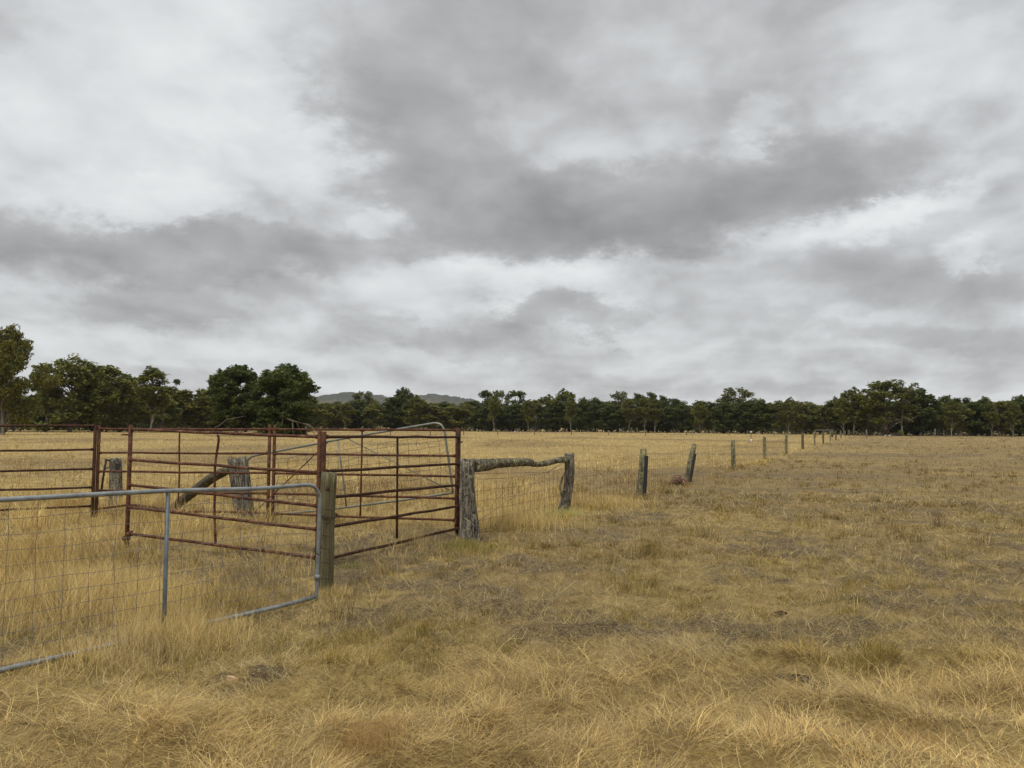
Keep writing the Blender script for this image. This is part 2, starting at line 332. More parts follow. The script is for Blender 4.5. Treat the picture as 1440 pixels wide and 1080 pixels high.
def build_grass():
    HALF = math.radians(43)
    parts = {}
    def add(name, res):
        parts.setdefault(name, []).append(res)
    def sample(n, r0, r1, power):       # areal density ~ r**-power
        e = 2 - power; u = RNG.random(n)
        r = r0 * (r1 / r0) ** u if abs(e) < 1e-6 else (r0 ** e + u * (r1 ** e - r0 ** e)) ** (1 / e)
        th = RNG.uniform(-HALF, HALF, n); return r * np.sin(th), r * np.cos(th), r
    def emit(n, r0, r1, power, k, wfun, hscale=1.0, clump=0.6):
        x, y, r = sample(n, r0, r1, power)
        # gather a share of the blades into tussocks
        cell = 0.16 + 0.012 * r; cxn = np.round(x / cell + RNG.normal(0, .18, n)); cyn = np.round(y / cell + RNG.normal(0, .18, n))
        jx = (_hash(cxn, cyn, 5) - .5) * .9; jy = (_hash(cxn, cyn, 6) - .5) * .9
        tx = (cxn + jx) * cell; ty = (cyn + jy) * cell; cl = RNG.random(n) < clump
        ox = RNG.normal(0, 1, n) * cell * .2; oy = RNG.normal(0, 1, n) * cell * .2
        x = np.where(cl, tx + ox, x); y = np.where(cl, ty + oy, y)
        out_ang = np.arctan2(oy, ox)
        d = fence_d(x, y); bare = bare_mask(x, y); brown = brown_mask(x, y)
        big = fbm(x * .8, y * .8, 91, 3); small = fbm(x * 3.1, y * 3.1, 95, 3); hnoise = fbm(x * 1.7, y * 1.7, 99, 3)
        pad = sstep(0.35, -0.25, d); fg = sstep(5.5, 4.3, y - .05 * x + (big - .5) * 2.6) * (1 - pad)
        edge = np.exp(-((d - .1) / .55) ** 2) * sstep(10.8, 11.6, y) * (1 - .5 * sstep(40, 70, y))
        thash = _hash(cxn, cyn, 7); thash2 = _hash(cxn, cyn, 8)
        h = (.22 - .07 * sstep(14, 30, r)) * pad * (.45 + 1.1 * sstep(.35, .7, big)) + (1 - pad) * (.085 + .10 * hnoise ** 2)
        h = np.maximum(h, np.maximum(edge * .27, fg * .25)) * (.45 + 1.1 * hnoise) * RNG.uniform(.5, 1.3, n) * (.6 + .8 * thash)
        h = h * (1 - .6 * bare) * hscale * (1 - .2 * brown * pad)
        gaps = sstep(.30, .54, fbm(x * 4.5, y * 4.5, 97, 4))
        keep = RNG.random(n) < (1 - .88 * np.clip(bare * 1.15, 0, 1)) * (.35 + .65 * sstep(.25, .55, small)) * np.where(pad > .5, .95, 1) * (.18 + .82 * gaps)
        flow = 2.4 + (fbm(x * .8, y * .8, 41, 3) - .5) * 11.0
        sel = RNG.random(n)
        ang = np.where(sel < .15, out_ang, np.where(sel < .72, flow + RNG.normal(0, .55, n), RNG.uniform(0, 6.283, n)))
        lodge = np.clip(.75 + 1.0 * fg + .3 * (1 - pad) + .3 * sstep(14, 30, r), .3, 1.6) * (.7 + .8 * sstep(.35, .7, fbm(x * 1.3, y * 1.3, 45, 2)))
        lodge = np.where(RNG.random(n) < .07 * (1 - .7 * fg), .25, lodge)
        l0 = RNG.uniform(.1, .9, n) * lodge; l1 = np.minimum(l0 + RNG.uniform(.3, 1.5, n) * lodge, 2.0)
        mat_ = RNG.random(n) < np.clip(fg * .9 + .25 * (1 - pad), 0, .9)
        l0 = np.where(mat_, RNG.uniform(.65, 1.4, n), l0); l1 = np.where(mat_, RNG.uniform(1.35, 2.05, n), l1)
        # colours
        u = RNG.random(n); t = choose(STRAW, n); g = choose(GOLD, n); gy = choose(GREY, n); wd = choose(WEED, n); dd = choose(DEADC, n)
        right = (1 - pad) * (1 - fg)
        c = np.where((RNG.random(n) < right * .75 * (1 - .7 * edge))[:, None], g, t)
        c = np.where((RNG.random(n) < fg * .62)[:, None], gy, c)
        c = np.where((RNG.random(n) < brown * .75 + .04 + .04 * fg * (small > .5) + .16 * right * (1 - edge))[:, None], wd, c)
        c = np.where((RNG.random(n) < np.clip(bare * .8 + .05 + .10 * (1 - pad), 0, 1))[:, None], dd, c)
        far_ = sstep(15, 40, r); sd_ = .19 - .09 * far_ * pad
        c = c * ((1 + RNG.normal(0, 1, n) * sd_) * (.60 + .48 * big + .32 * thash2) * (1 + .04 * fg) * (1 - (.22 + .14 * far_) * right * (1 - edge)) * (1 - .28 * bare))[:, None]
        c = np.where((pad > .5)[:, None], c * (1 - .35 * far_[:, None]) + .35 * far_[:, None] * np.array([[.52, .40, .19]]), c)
        c = c * np.stack([1 + .14 * fg, 1 + .10 * fg - .015 * right, 1 + .02 * fg - .28 * right], -1)
        w = wfun(r) * RNG.uniform(.7, 1.3, n)
        h = np.where(mat_, h, h * (1 - .55 * fg))
        m_ = keep & (h > .012)
        name = [('paddock_grass', m_ & (pad > .5)), ('grazed_grass', m_ & (pad <= .5))]
        for nm, mm in name:
            if mm.any(): add(nm, blades(x[mm], y[mm], h[mm], w[mm], k, l0[mm], l1[mm], ang[mm], np.clip(c[mm], .01, 1)))
    wn = lambda r: np.maximum(.0021, .00036 * r)
    emit(150000, 2.3, 6.0, 1.0, 4, wn)
    emit(150000, 5.5, 10.5, 1.0, 3, wn)
    emit(170000, 10, 19, 1.0, 2, wn)
    emit(150000, 18, 40, 1.5, 2, lambda r: .00048 * r)
    emit(110000, 38, 90, 1.7, 1, lambda r: .0006 * r)
    emit(70000, 85, 235, 1.8, 1, lambda r: .0007 * r, 1.1)
    # broken strands lying on the ground
    def litter(n, r0, r1, wfun, k=2):
        x, y, r = sample(n, r0, r1, 1.1); bare = bare_mask(x, y); d = fence_d(x, y)
        keep = RNG.random(n) < (.45 + .25 * bare); L = RNG.uniform(.06, .26, n)
        c = np.where((RNG.random(n) < .35 + .4 * bare)[:, None], choose(DEADC, n), np.where((RNG.random(n) < .5)[:, None], choose(GREY, n), choose(STRAW, n)))
        c = c * RNG.normal(1, .15, n)[:, None]; x, y, L, c = x[keep], y[keep], L[keep], c[keep]; n = len(x)
        l0 = RNG.uniform(.9, 1.5, n); l1 = l0 + RNG.uniform(.1, .6, n)
        b = blades(x, y, L, wfun(r[keep]), k, l0, l1, RNG.uniform(0, 6.283, n), np.clip(c, .01, 1), RNG.uniform(0, .012, n))
        add('straw_litter', b)
    litter(120000, 2.3, 7, lambda r: np.maximum(.0022, .00036 * r) * RNG.uniform(.7, 1.4, len(r)), 3)
    litter(160000, 6.5, 20, lambda r: .00036 * r * RNG.uniform(.7, 1.4, len(r)))
    def stalks(n, r0, r1):
        x, y, r = sample(n, r0, r1, 1.2); keep = (fbm(x * 1.2, y * 1.2, 121, 3) > .5); x, y, r = x[keep], y[keep], r[keep]; n = len(x)
        l0 = RNG.uniform(0, .5, n); l1 = l0 + RNG.uniform(0, .9, n)
        c = np.where((RNG.random(n) < .5)[:, None], choose(WEED, n), choose(STRAW, n)) * RNG.normal(1, .15, n)[:, None]
        add('grazed_grass', blades(x, y, RNG.uniform(.12, .30, n), np.maximum(.0024, .0004 * r), 3, l0, l1, RNG.uniform(0, 6.283, n), np.clip(c, .01, 1)))
    stalks(700, 3.2, 9); stalks(2500, 9, 30)
    # tall wisps: named places where the photograph shows standing or leaning grass
    def tuft(px, py, n, rad, h, ang, lean, palette, w=.0019):
        g = ground_at(px, py); x = g.x + RNG.normal(0, rad, n); y = g.y + RNG.normal(0, rad * .7, n)
        flat_ = lean > 1.1; l0 = RNG.uniform(.8, 1.4, n) if flat_ else RNG.uniform(.0, .6, n) * lean; l1 = RNG.uniform(1.3, 2.0, n) if flat_ else np.minimum(l0 + RNG.uniform(.3, 1.3, n) * lean, 1.9)
        add('paddock_grass' if fence_d(np.array([g.x]), np.array([g.y]))[0] < 0 else 'grazed_grass',
            blades(x, y, h * RNG.uniform(.5, 1.2, n), np.full(n, max(w, .00036 * g.y)), 4, l0, l1, ang + RNG.normal(0, .6, n), np.clip(choose(palette, n) * RNG.normal(1, .1, n)[:, None], .01, 1)))
    for a in [(215, 890, 900, .16, .42, 2.3, .7, STRAW), (160, 855, 900, .28, .36, 2.0, .6, STRAW), (80, 860, 700, .3, .34, 1.6, .6, STRAW), (300, 855, 900, .3, .24, 1.0, .6, GOLD), (240, 880, 600, .2, .30, 2.2, .7, STRAW),
              (90, 850, 300, .08, .25, 1, .6, pal((.33, .19, .08), (.40, .24, .10))),
              (120, 945, 500, .16, .22, 2.2, 1.0, STRAW), (180, 930, 600, .18, .24, 2.2, 1.0, GREY), (230, 915, 700, .16, .26, 2.3, 1.0, STRAW), (285, 898, 700, .16, .24, 2.0, 1.0, STRAW), (325, 885, 300, .10, .16, 2.0, 1.0, STRAW), (260, 915, 600, .2, .22, 1.2, 1.1, STRAW),
              (478, 872, 26, .05, .22, 1.2, .6, pal((.10, .065, .04), (.15, .10, .06)), .004), (448, 880, 18, .06, .2, 1.8, .6, pal((.10, .065, .04), (.15, .10, .06)), .004), (1322, 745, 40, .08, .32, .9, .5, pal((.12, .08, .05), (.17, .11, .07)), .006), (1385, 770, 60, .2, .2, .9, .7, pal((.12, .08, .05), (.17, .11, .07))),
              (980, 920, 1500, .22, .27, 2.6, 1.35, GREY), (900, 925, 900, .2, .2, 2.4, 1.6, GREY), (1380, 900, 900, .3, .18, 1.9, 1.2, GREY), (600, 960, 900, .25, .16, .5, 1.6, GREY),
              (300, 985, 1400, .25, .2, 2.8, 1.7, GREY), (330, 935, 1200, .2, .2, .3, 1.6, GREY), (1250, 990, 2000, .4, .18, 2.7, 1.6, GREY), (1130, 1020, 1700, .4, .13, 2.5, 1.6, GREY), (830, 1040, 1800, .4, .12, 2.7, 1.7, GREY), (1400, 1040, 1500, .35, .13, 2.4, 1.6, GREY),
              (520, 1060, 900, .1, .14, 1.5, .8, pal((.34, .2, .07), (.42, .28, .1), (.3, .2, .08))), (1280, 1065, 900, .12, .16, 1.6, .8, pal((.32, .2, .08), (.40, .27, .1))), (1220, 945, 350, .06, .12, 1.6, .8, GOLD),
              (650, 772, 500, .14, .14, 1.2, .7, GREEN), (672, 775, 400, .18, .10, 1.2, .8, GREEN), (655, 778, 700, .3, .14, 1.2, .8, GOLD), (495, 798, 260, .10, .10, 1.2, .8, GREEN), (462, 838, 500, .11, .13, 1.2, .8, STRAW), (55, 905, 130, .1, .12, 1.2, .8, GREEN),
              (790, 728, 500, .22, .18, 1.2, .8, pal((.36, .33, .10), (.42, .36, .14))), (690, 745, 900, .25, .38, .6, .8, STRAW), (720, 735, 900, .3, .36, 2.4, .7, STRAW), (740, 742, 800, .35, .3, 2.2, .7, STRAW), (840, 715, 800, .4, .3, 2.6, .9, STRAW), (880, 712, 600, .3, .28, 2.6, .9, STRAW)]:
        tuft(*a)
    labels = {'paddock_grass': 'tall dry straw-coloured grass standing behind the fences and gates', 'grazed_grass': 'matted dry yellow-brown grass of the open paddock in front', 'straw_litter': 'loose broken straw strands lying flat on the ground'}
    for nm, rs in parts.items():
        co = np.concatenate([a[0] for a in rs]); off = np.cumsum([0] + [len(a[0]) for a in rs[:-1]])
        q = np.concatenate([a[1] + o for a, o in zip(rs, off)]); tn = np.concatenate([a[2] for a in rs])
        me = raw_mesh(nm, co, q, smooth=False); set_tint(me, tn); me.materials.append(M_GRASS)
        o = bpy.data.objects.new(nm, me); COL.objects.link(o); tag(o, labels[nm], 'grass', kind='stuff')
        print(nm, len(q))

# ------------------------------------------------------------------ yard panels
def panel(label, A, B, rails, upA, upB, struts, mat, bent=None, lugs=()):
    base = (Vector((A.x, A.y, 0)) + Vector((B.x, B.y, 0))) / 2
    t = thing('yard_panel', base, label, 'cattle panel', 'rusty cattle yard panels')
    d = (Vector((B.x, B.y, 0)) - Vector((A.x, A.y, 0))).normalized()
    pa, pb = upA[0], upB[0]
    for px, top, bot, W in ((pa, upA[1], upA[2], A), (pb, upB[1], upB[2], B)):
        z1 = P(px, top, W.y).z; x, y = W.x, W.y
        mb = MB(); mb.tube([(x, y, -0.06), (x, y, 0.4), (x, y, z1 - .004), (x, y, z1)], [.0275, .0275, .0275, .022], 10)
        mb.build('upright', mat, t)
    for i, (ya, yb) in enumerate(rails):
        za, zb = P(pa, ya, A.y).z, P(pb, yb, B.y).z
        a = Vector((A.x, A.y, za)) + d * .02; b = Vector((B.x, B.y, zb)) - d * .02
        if bent and i == len(rails) - 1:
            pts = [a] + [on_line(q[0], q[1], A, B) for q in bent] + [b]
            rad = .020
        else:
            n = 9; pts = []
            for k in range(n):
                s = k / (n - 1); p = a.lerp(b, s); w = .008 * math.sin(math.pi * s)
                pts.append(p + Vector((0, 0, random.uniform(-1, 1) * w)))
            rad = [.0275 if k in (0, n - 1) else .0187 for k in range(n)]
            pts[1] = a.lerp(b, .02); pts[-2] = a.lerp(b, .98)
        mb = MB(); mb.tube(pts, rad, 10); mb.build('rail', mat, t)
    for st in struts:
        pts = [on_line(q[0], q[1], A, B) for q in st]
        mb = MB(); mb.tube(spline(pts, 4) if len(pts) > 2 else pts, .0145, 8); mb.build('strut', mat, t)
    for q0, q1, r in lugs:
        mb = MB(); mb.tube([on_line(*q0, A, B), on_line(*q1, A, B)], r, 8); mb.build('locking_lug', mat, t)
    return t
def build_panels():
    panel('rusty pipe panel in front with a bent middle strut, ending free beside the grey gate', L_, C_L,
          [(603.8, 614.3), (646.5, 664.5), (682, 711.5), (713, 744.5), (750, 784.5)], (180.5, 597.5, 790), (448, 606, 810),
          [[(305.5, 612), (307.5, 619), (302.5, 655), (302, 700), (301.5, 720), (303.3, 766)]], M_RUST,
          lugs=[((171, 611.3), (180, 611.3), .011), ((175, 757), (180, 757), .04), ((184.5, 746), (184.5, 754), .025)])
    panel('rusty pipe panel running back from the gate post to the thick grey corner post', C_R, R_F,
          [(614.5, 614.5), (662.8, 652.3), (700.5, 682), (743, 711.6), (788, 743)], (453.8, 607.2, 810), (644.5, 602, 756),
          [[(559, 615), (558.2, 757)]], M_RUST_D, lugs=[((644, 621.5), (650, 621.5), .012)])
    panel('rusty pipe panel at the back of the yard with the tilted gate right behind it', R_B, M_R,
          [(605, 603.7), (641, 638), (670, 665.5), (701, 694), (731.5, 722)], (642, 601.5, 752), (384, 597.5, 733),
          [[(509.3, 604.5), (508.5, 650), (506.6, 726)]], M_RUST, lugs=[((506.5, 604.3), (512.5, 604.3), .03), ((384, 602), (384, 606), .034)])
    panel('rusty pipe panel at the back of the yard with its bottom rail kinked upwards', M_L, A_,
          [(603.5, 603), (637.5, 636.6), (665, 663), (694, 689.5), (721.5, 715.6)], (377, 597.5, 733), (136, 597.5, 732),
          [[(252.6, 603.3), (252, 637), (252.3, 662), (250.8, 700), (249.5, 718)]], M_RUST,
          bent=[(330, 720), (250, 719), (215, 713), (186, 710), (178, 710.3), (155, 713.5)], lugs=[((250, 603.5), (255.5, 603.5), .03), ((377, 602), (377, 606), .034)])
    panel('dark rusty pipe panel running off the left edge of the view', A_L, Z_,
          [(598.6, 600), (632, 637.5), (659.3, 667), (685.3, 695.5), (711.5, 728)], (130.5, 597.5, 732), (-208, 597, 760), [[(-40, 599), (-40, 719)]], M_RUST_D)

# ------------------------------------------------------------------ gates
def build_front_gate():
    A, B = G0, Vector((G1.x, G1.y, 0)); L = 3.6
    t = thing('farm_gate', A.lerp(B, .5), 'blue-grey galvanised pipe gate with square wire mesh, nearest to the camera', 'gate')
    def pt(s, z, off=0): return A + GD * s + Vector((GD.y, -GD.x, 0)) * off + Vector((0, 0, z))
    mb = MB()
    top = [on_line(x, y, A, B) for x, y in ((0, 703), (118, 696.4), (236, 690.3), (360, 687.2), (425, 682.3))]
    zl = 1.14
    path = [pt(0, .04), pt(0, .6), pt(0, zl - .12), pt(.04, zl - .03), pt(.13, zl)] + top + [on_line(x, y, A, B) for x, y in ((437.5, 682.6), (443.5, 686), (448, 694), (449.5, 705), (447.5, 770), (445.3, 830), (445, 842))]
    mb.tube(spline(path, 4), .0172, 12); mb.build('frame', M_GALV, t)
    mb = MB(); bp = [on_line(x, y, A, B) for x, y in ((443, 839.5), (390, 853.5), (340, 865), (70, 927), (0, 943))]
    mb.tube([bp[0]] + bp[1:] + [pt(0, .04)], .0185, 12); mb.build('bottom_rail', M_GALV, t)
    mb = MB(); mb.tube([on_line(236.5, 691, A, B), on_line(231.2, 855, A, B), on_line(229.5, 884, A, B)], .0155, 10); mb.build('stile', M_GALV_D, t)
    mb = MB(); mb.tube([on_line(446.2, 808, A, B), on_line(445.6, 815, A, B)], .026, 10)
    mb.build('hinge_collar', M_GALV, t)
    # mesh of wire, every strand crossing the whole gate
    mb = MB(); rnd = random.Random(3)
    s0 = 3.6
    def ztop(s): return np.interp(s, [0, 1.07, 1.9, 2.6, 3.4, 3.6], [1.13, 1.115, 1.10, 1.09, 1.06, 1.0])
    k = 0; s = .06
    while s < 3.55:
        z1 = float(ztop(s)); pts = [pt(s + .006 * rnd.uniform(-1, 1), z, .004) for z in np.linspace(.04, z1, 12)]
        mb.tube(pts, .0018, 4, cap=False); s += .172
    for j in range(10):
        z = .08 + .101 * j; pts = []
        for s in np.linspace(.01, 3.58, 30):
            zz = z * float(ztop(s)) / 1.1; pts.append(pt(s, zz + .006 * math.sin(s * 7 + j) + rnd.uniform(-.002, .002), -.002))
        mb.tube(pts, .0018, 4, cap=False)
    mb.build('wire_mesh', M_WIRE, t)
def build_back_gate():
    A, B = P(345, 700, 13.15), P(632, 640, 12.1)
    t = thing('farm_gate', Vector((A.x, A.y, 0)), 'old lichened pipe gate tilted up at its free end behind the rusty panels', 'gate')
    q = lambda pts: [on_line(x, y, A, B) for x, y in pts]
    mb = MB(); mb.tube(spline(q([(348.5, 727), (347, 690), (345.8, 664), (346.5, 652), (352, 643.5), (365, 639.5), (445, 624), (510, 612), (560, 603.6), (603, 596.3), (612, 595.2), (620, 597.5), (625, 606), (627, 620), (632, 655), (637, 693)]), 4), .0185, 10)
    mb.build('frame', M_GALV_G, t)
    mb = MB(); mb.tube(q([(637, 693), (560, 704.3), (475, 715), (410, 722), (349, 727)]), .0175, 10); mb.build('bottom_rail', M_GALV_G, t)
    mb = MB(); mb.tube(q([(475, 620), (480, 655), (485, 692), (487, 713)]), .0135, 8); mb.build('stile', M_GALV_G, t)
    mb = MB(); mb.tube(q([(490, 617.5), (632, 689)]), .0085, 8); mb.build('brace', M_GALV_G, t)
    mb = MB(); mb.tube(q([(461, 622), (355, 723)]), .0085, 8); mb.build('brace', M_RUST_D, t)
    # sagging netting
    mb = MB(); rnd = random.Random(5)
    TL, TR, BL, BR = (348, 646), (628, 603), (349, 726), (637, 692)
    def g(u, v):
        x = lerp(lerp(TL[0], TR[0], u), lerp(BL[0], BR[0], u), v); y = lerp(lerp(TL[1], TR[1], u), lerp(BL[1], BR[1], u), v)
        if v < .2: y += (0.2 - v) * 12 * math.sin(u * 3.1)
        return x, y
    nu, nv = 20, 8; grid = {}
    for i in range(nu + 1):
        for j in range(nv + 1):
            a, b = g(i / nu, .06 + .92 * (j / nv) ** 1.1); grid[i, j] = on_line(a + rnd.uniform(-2.2, 2.2), b + rnd.uniform(-1.5, 1.5), A, B)
    for i in range(1, nu): mb.tube([grid[i, j] for j in range(nv + 1)], .003, 4, cap=False)
    for j in range(nv + 1): mb.tube([grid[i, j] for i in range(nu + 1)], .003, 4, cap=False)
    mb.build('wire_mesh', M_WIRE_R, t)

# ------------------------------------------------------------------ posts and fences
def log_mesh(path, radii, n=20, flat=1.0, groove=.12, seed=0, rings=14, ragged=.02):
    rnd = random.Random(seed); mb = MB(); pts = spline(path, max(2, rings // max(1, len(path) - 1)))
    K = len(pts); R = [float(np.interp(i / (K - 1), np.linspace(0, 1, len(radii)), radii)) for i in range(K)]
    prof = [1 + groove * rnd.uniform(-1, 1) for _ in range(n)]; prof2 = [1 + groove * rnd.uniform(-1, 1) for _ in range(n)]
    base = len(mb.v); vs = []; prev = None
    for i, p in enumerate(pts):
        t = (pts[min(i + 1, K - 1)] - pts[max(i - 1, 0)]).normalized()
        a = Vector((1, 0, 0)) if abs(t.x) < .8 else Vector((0, 0, 1)); e1 = (a - t * a.dot(t)).normalized() if prev is None else (prev - t * prev.dot(t)).normalized()
        prev = e1; e2 = t.cross(e1); s = i / (K - 1)
        for j in range(n):
            w = 2 * math.pi * j / n; q = lerp(prof[j], prof2[j], s) * (1 + groove * .35 * rnd.uniform(-1, 1))
            c = (e1 * math.cos(w) + e2 * math.sin(w) * flat) * R[i] * q
            if i == K - 1: c += t * rnd.uniform(-ragged, ragged)
            vs.append(p + c)
    fs = [(i * n + j, i * n + (j + 1) % n, (i + 1) * n + (j + 1) % n, (i + 1) * n + j) for i in range(K - 1) for j in range(n)]
    vs += [pts[0], pts[-1] - Vector((0, 0, ragged * .4))]; c0 = K * n
    for j in range(n): fs += [(c0, (j + 1) % n, j), (c0 + 1, (K - 1) * n + j, (K - 1) * n + (j + 1) % n)]
    mb.add(vs, fs); return mb
def post(label, Y, pts, radii, mat, seed, flat=1.0, group='weathered posts of the paddock fences', groove=.1, name='fence_post', n=20, cat='fence post'):
    path = [P(x, y, Y) for x, y in pts]; b = path[0]
    lo = Vector((b.x, b.y, min(b.z, 0) - .12)); path = [lo] + path
    org = Vector((b.x, b.y, 0))
    return tag(log_mesh(path, radii, n, flat, groove, seed).build(name, mat, None, org), label, cat, group)
def netting(label, runs, zlist, spacing, seed, rad=.003, name='wire_netting', wob=.015):
    rnd = random.Random(seed); mb = MB(); o = Vector((runs[0].x, runs[0].y, 0))
    for a, b in zip(runs[:-1], runs[1:]):
        d = Vector((b.x - a.x, b.y - a.y, 0)); L = d.length; d.normalize(); n = max(2, int(L / spacing))
        sag = lambda s: -.05 * math.sin(math.pi * s)
        for z in zlist:
            mb.tube([Vector((a.x, a.y, 0)) + d * (L * k / n) + Vector((0, 0, z + sag(k / n) * z / 1.0 + rnd.uniform(-wob, wob) * .5)) for k in range(n + 1)], rad, 3, cap=False)
        for k in range(n + 1):
            jig = 0; pts = []
            for z in zlist:
                jig += rnd.uniform(-wob, wob); pts.append(Vector((a.x, a.y, 0)) + d * (L * k / n + jig) + Vector((0, 0, z + sag(k / n) * z)))
            mb.tube(pts, rad, 3, cap=False)
    return tag(mb.build(name, M_WIRE_R, None, o), label, 'wire netting')
def build_posts():
    # gate post with the galvanised gate chained to it
    post('round greenish timber post with a chain, holding the galvanised front gate', 7.35, [(457.6, 838), (458, 800), (460, 720), (463, 666)], [.076, .076, .075, .074], M_PINE, 1, groove=.035, n=28)
    pa_, pb_ = P(457.6, 838, 7.35), P(463, 666, 7.35)
    gp = lambda z: Vector((lerp(pa_.x, pb_.x, z / 1.15), 7.35, z))
    mb = MB(); rnd = random.Random(2)
    for z in (.16, .31, .44, .56, .68, .81, .99):
        c = gp(z); mb.tube([c + Vector((math.cos(a) * .0795, math.sin(a) * .0795, .004 * math.sin(3 * a))) for a in np.linspace(0, 2 * math.pi, 25)], .0021, 4, cap=False)
    mb.tube([gp(z) + Vector((.05 + rnd.uniform(-.004, .004), -.0625, 0)) for z in np.linspace(.05, .72, 12)], .0021, 4, cap=False)
    mb.tube([gp(z) + Vector((-.045, -.067, 0)) for z in np.linspace(.05, .68, 12)], .002, 4, cap=False)
    tag(mb.build('wire_tie', M_WIRE_R, None, gp(0)), 'rusty fence wires wound in rings round the greenish gate post', 'wire')
    mb = MB(); mb.tube([gp(1.015) + Vector((.012, -.07, 0)), gp(1.015) + Vector((.012, -.105, 0)), gp(.985) + Vector((.018, -.105, 0))], .005, 6)
    mb.box(gp(1.0) + Vector((.01, -.076, 0)), .03, .012, .02)
    tag(mb.build('iron_staple', M_CHAIN, None, gp(1.0)), 'small rusty iron hook high on the greenish gate post', 'hook')
    # chain
    mb = MB(); stile = on_line(447.3, 776, G0, G1); path = []
    for a in np.linspace(2.7, 2.7 + 2 * math.pi, 30):
        c = gp(.735); path.append(c + Vector((math.cos(a) * .092, math.sin(a) * .092, .01 * math.sin(2 * a))))
    path = path + [stile + Vector((-.03, .02, .03)), stile + Vector((-.03, -.03, .02)), stile + Vector((.03, -.025, .0)), path[0]]
    pp = spline(path, 5); acc = 0; last = pp[0]; flip = 0
    for p in pp[1:]:
        acc += (p - last).length
        if acc > .021:
            t = (p - last).normalized(); acc = 0; flip ^= 1
            side = Vector((0, 0, 1)) if flip else Vector((0, 0, 1)).cross(t)
            side = (side - t * side.dot(t)).normalized() if side.length > .01 else Vector((0, 0, 1))
            mb.tube([p + t * math.cos(w) * .017 + side * math.sin(w) * .0095 for w in np.linspace(0, 2 * math.pi, 9)], .0032, 5, cap=False)
        last = p
    tag(mb.build('chain', M_CHAIN, None, gp(.7)), 'rusty chain looped round the greenish post and the gate end', 'chain')
    # corner post and strainer of the long fence
    post('thickest pale grey post, cracked and split at the foot, beside the rusty panel', 10.84, [(661, 764), (660.5, 742), (658.5, 710), (657, 680), (657, 646)], [.165, .16, .14, .115, .10, .098], M_PALE, 4, groove=.13, n=30)
    post('crooked grey post with a kink low down, carrying the right end of the log rail', 14.1, [(791, 726), (793.5, 713), (798.5, 690), (801, 665), (800.8, 638)], [.105, .10, .098, .09, .088, .086], M_PALE, 6, groove=.13, n=24)
    B0, B1 = P(660, 700, 10.84), P(800, 700, 14.1)
    pts = [on_line(x, y, B0, B1) for x, y in ((666, 655), (680, 654), (699, 651.5), (722, 650.2), (744, 650), (752, 652.8), (768, 651.3), (784, 647), (803, 645.8))]
    tag(log_mesh(pts, [.098, .09, .075, .072, .064, .045, .052, .056, .06], 18, 1.0, .12, 9, 40, .03).build('log_rail', M_RAIL, None, pts[0]), 'crooked lichen-covered log laid as a top rail between two grey posts', 'log rail')
    mb = MB(); mb.tube(spline([P(797, 660, 14.0), P(791, 672, 13.98), P(788, 681, 13.98), P(788.5, 692, 13.98), P(790, 697, 14.0)], 4), [.012] * 4 + [.016] * 9 + [.012] * 4, 6)
    tag(mb.build('bark_strip', M_LICH, None, P(790, 690, 14)), 'loose curved strip of bark hanging off the crooked grey post', 'bark strip')
    mb = MB(); mb.tube([on_line(804, 640, B0, B1) + Vector((0, -.06, 0)), on_line(735, 690, B0, B1), on_line(668, 736, B0, B1)], .0035, 5); mb.tube([on_line(806, 645, B0, B1), on_line(770, 664, B0, B1), on_line(668, 666, B0, B1)], .003, 5)
    for z in (1.10, 1.06, .9):
        c = P(800.8, 640, 14.1); mb.tube([Vector((c.x, c.y, z)) + Vector((math.cos(a) * .1, math.sin(a) * .1, .01 * math.sin(a))) for a in np.linspace(0, 6.283, 17)], .003, 4, cap=False)
    tag(mb.build('brace_wire', M_WIRE, None, P(735, 690, 12.3)), 'tight bracing wire slanting from the log rail end to the thick post foot', 'wire')
    # slab posts with black pickets
    post('flat lichened slab post with a black steel picket, first after the log rail', 18.2, [(900.5, 697), (901.5, 680), (903.5, 660), (905, 632)], [.105, .10, .098, .09, .07], M_LICH, 11, .55, groove=.1)
    post('lichened slab post leaning to the right with a black steel picket', 22.8, [(965, 680), (968, 664), (972, 646), (976.5, 624.5)], [.09, .09, .088, .085, .06], M_LICH, 12, .55, groove=.1)
    for lab, Y, p0, p1 in (('upright black steel picket against the first slab post', 18.05, (906, 696), (909.3, 641)), ('black steel picket leaning with the tilted slab post', 22.65, (969.5, 678), (977.5, 638))):
        a, b = P(*p0, Y), P(*p1, Y); a.z = min(a.z, 0) - .1; mb = MB(); d = (b - a).normalized()
        for w in (.5, 2.6, 4.7):
            e = Vector((math.cos(w), math.sin(w), 0)) * .045
            f = Vector((-math.sin(w), math.cos(w), 0)) * .011
            mb.add([a - f, a + f, a + e + f, a + e - f, b - f, b + f, b + e + f, b + e - f], [(0, 1, 5, 4), (1, 2, 6, 5), (2, 3, 7, 6), (3, 0, 4, 7), (4, 5, 6, 7), (3, 2, 1, 0)])
        tag(mb.build('steel_picket', M_BLACK, None, Vector((a.x, a.y, 0)), smooth=False), lab, 'steel picket', 'black steel pickets')
    # the rest of the long fence
    ordn = ['third', 'fourth', 'fifth', 'sixth', 'seventh', 'eighth', 'ninth', 'tenth', 'eleventh', 'twelfth', 'thirteenth', 'fourteenth', 'fifteenth', 'sixteenth', 'seventeenth', 'eighteenth', 'nineteenth', 'twentieth', 'twenty-first']
    tops = [619, 614, 610.5, 609, 607.5, 606.7, 606, 606, 606, 606, 604.8, 605.4, 607, 606.6, 606, 605.6, 605.4, 605.3, 605.3]
    wide = [.085, .085, .085, .10, .085, .10, .085, .11, .11, .11, .24, .26, .10, .11, .12, .12, .12, .12, .12]
